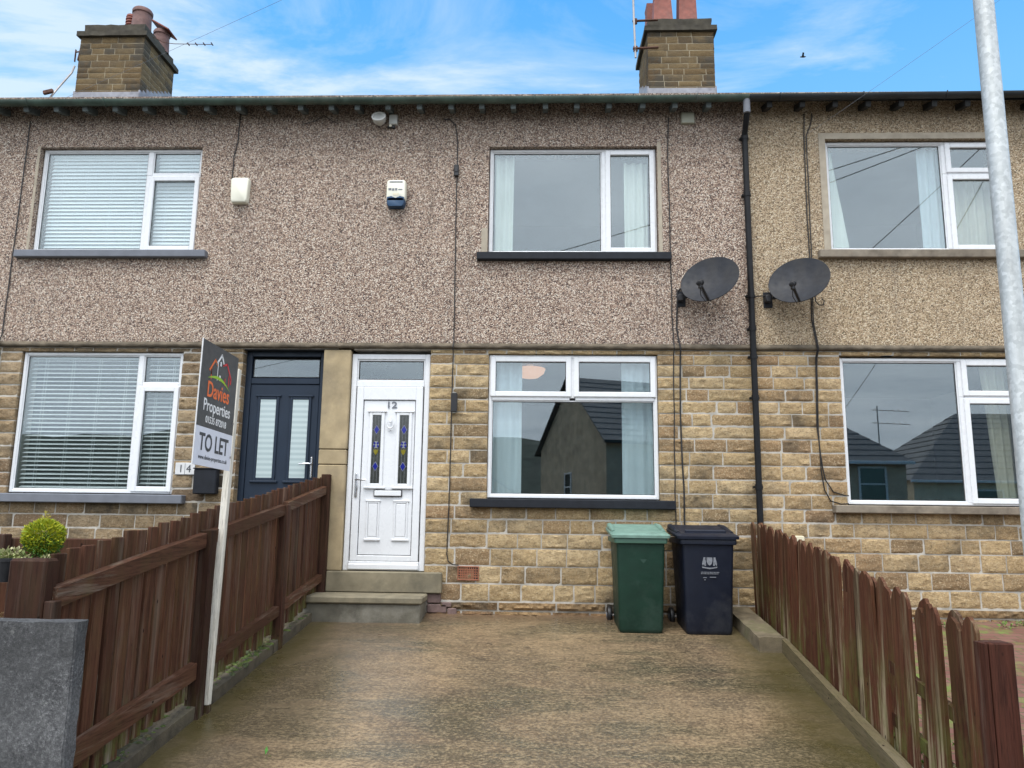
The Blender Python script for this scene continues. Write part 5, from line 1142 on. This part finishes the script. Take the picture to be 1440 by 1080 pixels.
# ------------------------------------------------------------------ houses opposite (mirrored in the glass)
def opp(cx, cy, ang, w, d, ez, rz, wall, roof, label, wins=(), hip=False):
    """gable house: local x along gable width, y along ridge; the gable face is at local y=0"""
    t = empty('opposite_house', (cx, cy, -.6), label, 'house'); T = Matrix.Translation((cx, cy, 0)) @ Matrix.Rotation(ang, 4, 'Z'); z0 = -.7
    mb = MB(); hw = w/2
    v = [(-hw, 0, z0), (hw, 0, z0), (hw, 0, ez), (0, 0, rz), (-hw, 0, ez)]; v2 = [(a, d, c) for a, b, c in v]
    if hip: v[3] = (0, 0, ez); v2[3] = (0, d, ez)
    mb.add([T @ Vector(p) for p in v+v2], [(0, 1, 2, 3, 4), (5, 9, 8, 7, 6), (0, 5, 6, 1), (1, 6, 7, 2), (0, 4, 9, 5)]); mk('walls', mb, wall, t)
    mb = MB(); sl = (rz-ez)/hw; e = .25; nrows = 12
    for s in (-1, 1):
        for i in range(nrows):
            a0, a1 = (hw+e)*(1-i/nrows), (hw+e)*(1-(i+1)/nrows); za = rz-sl*a0+.10; zb = rz-sl*a1+.07
            h0, h1 = ((hw-a0, hw-a1) if hip else (-.2, -.2))
            q = [T @ Vector((s*a0, h0, za)), T @ Vector((s*a0, d-h0, za)), T @ Vector((s*a1, d-h1, zb)), T @ Vector((s*a1, h1, zb))]; q += [p-Vector((0, 0, .06)) for p in q]
            mb.add(q, [(0, 1, 2, 3), (4, 7, 6, 5), (0, 4, 5, 1), (1, 5, 6, 2), (2, 6, 7, 3), (3, 7, 4, 0)])
    if hip:
        for i in range(nrows):
            a0, a1 = (hw+e)*(1-i/nrows), (hw+e)*(1-(i+1)/nrows); za = rz-sl*a0+.10; zb = rz-sl*a1+.07
            for yy, sg in ((0, 1), (d, -1)):
                mb.add([T @ Vector((-a0, yy+sg*(hw-a0), za)), T @ Vector((a0, yy+sg*(hw-a0), za)), T @ Vector((a1, yy+sg*(hw-a1), zb)), T @ Vector((-a1, yy+sg*(hw-a1), zb))], [(0, 1, 2, 3)])
    mk('roof', mb, roof, t)
    gm = MB()
    for s in (-1, 1): gm.box(-.05, .05, (-.2 if not hip else -.25), d+.2, rz-sl*(hw+e)-.02, rz-sl*(hw+e)+.10, .01, T @ Matrix.Translation((s*(hw+e+.03), 0, 0)))
    mk('gutter', gm, M['white'] if hip else M['black'], t)
    for (wx, wz, ww, wh, side) in wins:
        mb = MB(); g = MB()
        L = T if side == 'g' else T @ Matrix.Translation((-hw, 0, 0)) @ Matrix.Rotation(R(-90), 4, 'Z') @ Matrix.Translation((0, 0, 0)) if side == 'l' else T @ Matrix.Translation((hw, 0, 0)) @ Matrix.Rotation(R(90), 4, 'Z')
        for (a, b, c, e2) in ((wx-ww/2, wx+ww/2, wz, wz+.07), (wx-ww/2, wx+ww/2, wz+wh-.07, wz+wh), (wx-ww/2, wx-ww/2+.07, wz+.07, wz+wh-.07), (wx+ww/2-.07, wx+ww/2, wz+.07, wz+wh-.07), (wx-ww/2+.07, wx+ww/2-.07, wz+wh*.68, wz+wh*.68+.06)): mb.box(a, b, -.05, .03, c, e2, .004, L)
        f_ = mk('window', mb, M['white'], t); g.box(wx-ww/2+.06, wx+ww/2-.06, -.02, .0, wz+.06, wz+wh-.06, .001, L); mk('pane', g, M['darkglass'], f_)
    return t
gd = Vector((2.5-.15, -19.5+25.8)); ga = math.atan2(-gd.y, -gd.x)
opp(1.33, -22.6, math.atan2(6.3, 2.35), 6.7, 7.5, 3.8, 6.4, M['oppwall'], M['slate'], 'stone gabled house across the road mirrored in the middle downstairs window', [(.3, .9, .8, 1.9, 'g')]) if False else None
o1 = opp(1.25, -22.6, math.atan2(-6.3, -2.35), 6.7, 7.5, 3.9, 6.6, M['oppwall'], M['slate'], 'stone gabled house across the road mirrored in the middle downstairs window', [(.2, .9, .7, 1.9, 'g')])
o2 = opp(4.9, -22.5, R(-90), 6.0, 8.15, 3.24, 5.7, M['oppwall'], M['slate'], 'small stone house with hipped slate roof mirrored at the left of the downstairs right window', [(-6.95, .9, 1.0, 2.05, 'l'), (-2.5, .9, 1.4, 2.0, 'l')], True)
o3 = opp(17.0, -31.9, R(-90), 9.0, 14, 2.99, 6.5, M['oppcream'], M['slate'], 'cream rendered house with hipped roof mirrored at the right of the downstairs right window', [(-3.3, .3, 1.3, 2.2, 'l'), (-6.3, .3, 1.3, 2.2, 'l')], True)
o4 = opp(-4.5, -38.0, R(180), 8, 8, 1.8, 4.3, M['oppwall'], M['slate'], 'distant low house mirrored beside the stone gabled house', [(0, .2, 1.2, 1.2, 'g')])
hv = []; nx = 60
for i in range(nx+1):
    x = -150+300*i/nx
    for j in range(7): hv.append((x, -110-14*j, -2+(20+6*fbm(Vector((x*.02, j*.3, 0)))+1.3*fbm(Vector((x*.4, j, 5))))*math.sin(j/6*math.pi*.5)-.02*(x+10)))
o = mk('hill', MB().add(hv, [(i*7+j, (i+1)*7+j, (i+1)*7+j+1, i*7+j+1) for i in range(nx) for j in range(6)]), M['hill']); tag(o, kind='structure')
t = empty('tv_aerial', (13.0, -21.4, 4.0), 'television aerial on the roof opposite mirrored in the downstairs right window', 'aerial')
mb = MB(); mb.tube([(13.0, -21.4, 3.2), (13.0, -21.4, 5.4)], .025, 6); mk('mast', mb, M['alu'], t)
for z in (5.25, 4.75):
    mb = MB(); mb.tube([(12.8, -21.4, z), (14.2, -21.4, z-.05)], .014, 6)
    for k in range(6): mb.tube([(12.95+k*.22, -21.3, z-.07), (12.95+k*.22, -21.5, z+.07)], .008, 5)
    mk('boom', mb, M['alu'], t)
# ------------------------------------------------------------------ world and light
W = bpy.data.worlds.new('World'); S.world = W; W.use_nodes = True; nt = W.node_tree; nt.nodes.clear()
t = NT.__new__(NT); t.t = nt; t.m = None
out = nt.nodes.new('ShaderNodeOutputWorld'); bg = nt.nodes.new('ShaderNodeBackground')
sky = nt.nodes.new('ShaderNodeTexSky'); sky.sky_type = 'NISHITA'; sky.sun_disc = False; SE, SR = R(64), R(200)
sky.sun_elevation = SE; sky.sun_rotation = SR; sky.air_density = 1.1; sky.dust_density = .6; sky.ozone_density = 2.5
tc = nt.nodes.new('ShaderNodeTexCoord'); sep = nt.nodes.new('ShaderNodeSeparateXYZ'); t.l(tc.outputs['Generated'], sep.inputs[0])
zc = t.math('MAXIMUM', sep.outputs[2], .04)
cmb = nt.nodes.new('ShaderNodeCombineXYZ'); t.l(t.math('DIVIDE', sep.outputs[0], zc), cmb.inputs[0]); t.l(t.math('DIVIDE', sep.outputs[1], zc), cmb.inputs[1])
mp = nt.nodes.new('ShaderNodeMapping'); t.l(cmb.outputs[0], mp.inputs[0]); mp.inputs['Scale'].default_value = (1.0, 1.7, 1); mp.inputs['Rotation'].default_value = (0, 0, R(-14)); mp.inputs['Location'].default_value = (3.4, 1.7, 0)
n1 = t.noise(mp.outputs[0], 1.25, 9, .62, .6); n2 = t.noise(mp.outputs[0], .55, 3, .5)
left = t.ramp(sep.outputs[0], [(.0, 1.), (.12, .0)])                    # more cloud to the west
lf = t.math('MULTIPLY', sep.outputs[0], -.16)
cl = t.ramp(t.math('ADD', t.math('ADD', t.math('MULTIPLY', n1, .72), t.math('MULTIPLY', n2, .28)), lf), [(.46, 0.), (.55, .4), (.63, 1.)])
blue = t.mix(1.0, sky.outputs[0], (.62, 1.95, 2.45), 'MULTIPLY')
hz_ = t.ramp(sep.outputs[2], [(.46, .40), (.66, .0)])
blue = t.mix(hz_, blue, (2.8, 5.0, 7.4))
front = t.mix(t.math('MULTIPLY', cl, .72), blue, (6.6, 7.4, 7.9))
# thick cloud over the street side, a little darker low down
n3 = t.noise(cmb.outputs[0], .8, 6, .6)
over = t.mix(t.ramp(n3, [(.35, 0.), (.7, 1.)]), (12.8, 14.0, 15.6), (18.2, 19.2, 20.6))
over = t.mix(t.ramp(sep.outputs[2], [(.0, .85), (.12, .5), (.5, .0)]), over, (7.2, 8.2, 9.4))
dirn = t.ramp(t.math('ADD', t.math('MULTIPLY', sep.outputs[1], .5), .5), [(.50, 1.), (.66, 0.)])
col = t.mix(dirn, front, over)
t.l(col, bg.inputs[0]); bg.inputs[1].default_value = .1; t.l(bg.outputs[0], out.inputs[0])
sd = bpy.data.lights.new('sun', 'SUN'); sd.energy = 2.0; sd.angle = R(28); sd.color = (1, .97, .92); so = bpy.data.objects.new('sun', sd); COL.objects.link(so)
dirv = Vector((math.sin(SR)*math.cos(SE), math.cos(SR)*math.cos(SE), math.sin(SE))); so.rotation_euler = dirv.to_track_quat('Z', 'Y').to_euler(); so.location = (0, -10, 15)
# ------------------------------------------------------------------ camera
yaw, pitch, roll = .03616536, .16959207, .01270085
f = Vector((-math.sin(yaw)*math.cos(pitch), math.cos(yaw)*math.cos(pitch), math.sin(pitch))); r = Vector((math.cos(yaw), math.sin(yaw), 0)); u = r.cross(f)
r2 = math.cos(roll)*r+math.sin(roll)*u; u2 = -math.sin(roll)*r+math.cos(roll)*u
cd = bpy.data.cameras.new('camera'); cam = bpy.data.objects.new('camera', cd); COL.objects.link(cam)
mw = Matrix((r2, u2, -f)).transposed().to_4x4(); mw.translation = (0, -8.6, 1.0215); cam.matrix_world = mw
cd.sensor_width = 36; cd.lens = 36*1090/1440; cd.clip_end = 2000; S.camera = cam
S.view_settings.view_transform = 'Standard'; S.view_settings.look = 'None'; S.view_settings.exposure = .42; S.view_settings.gamma = 1
S.render.engine = 'CYCLES'
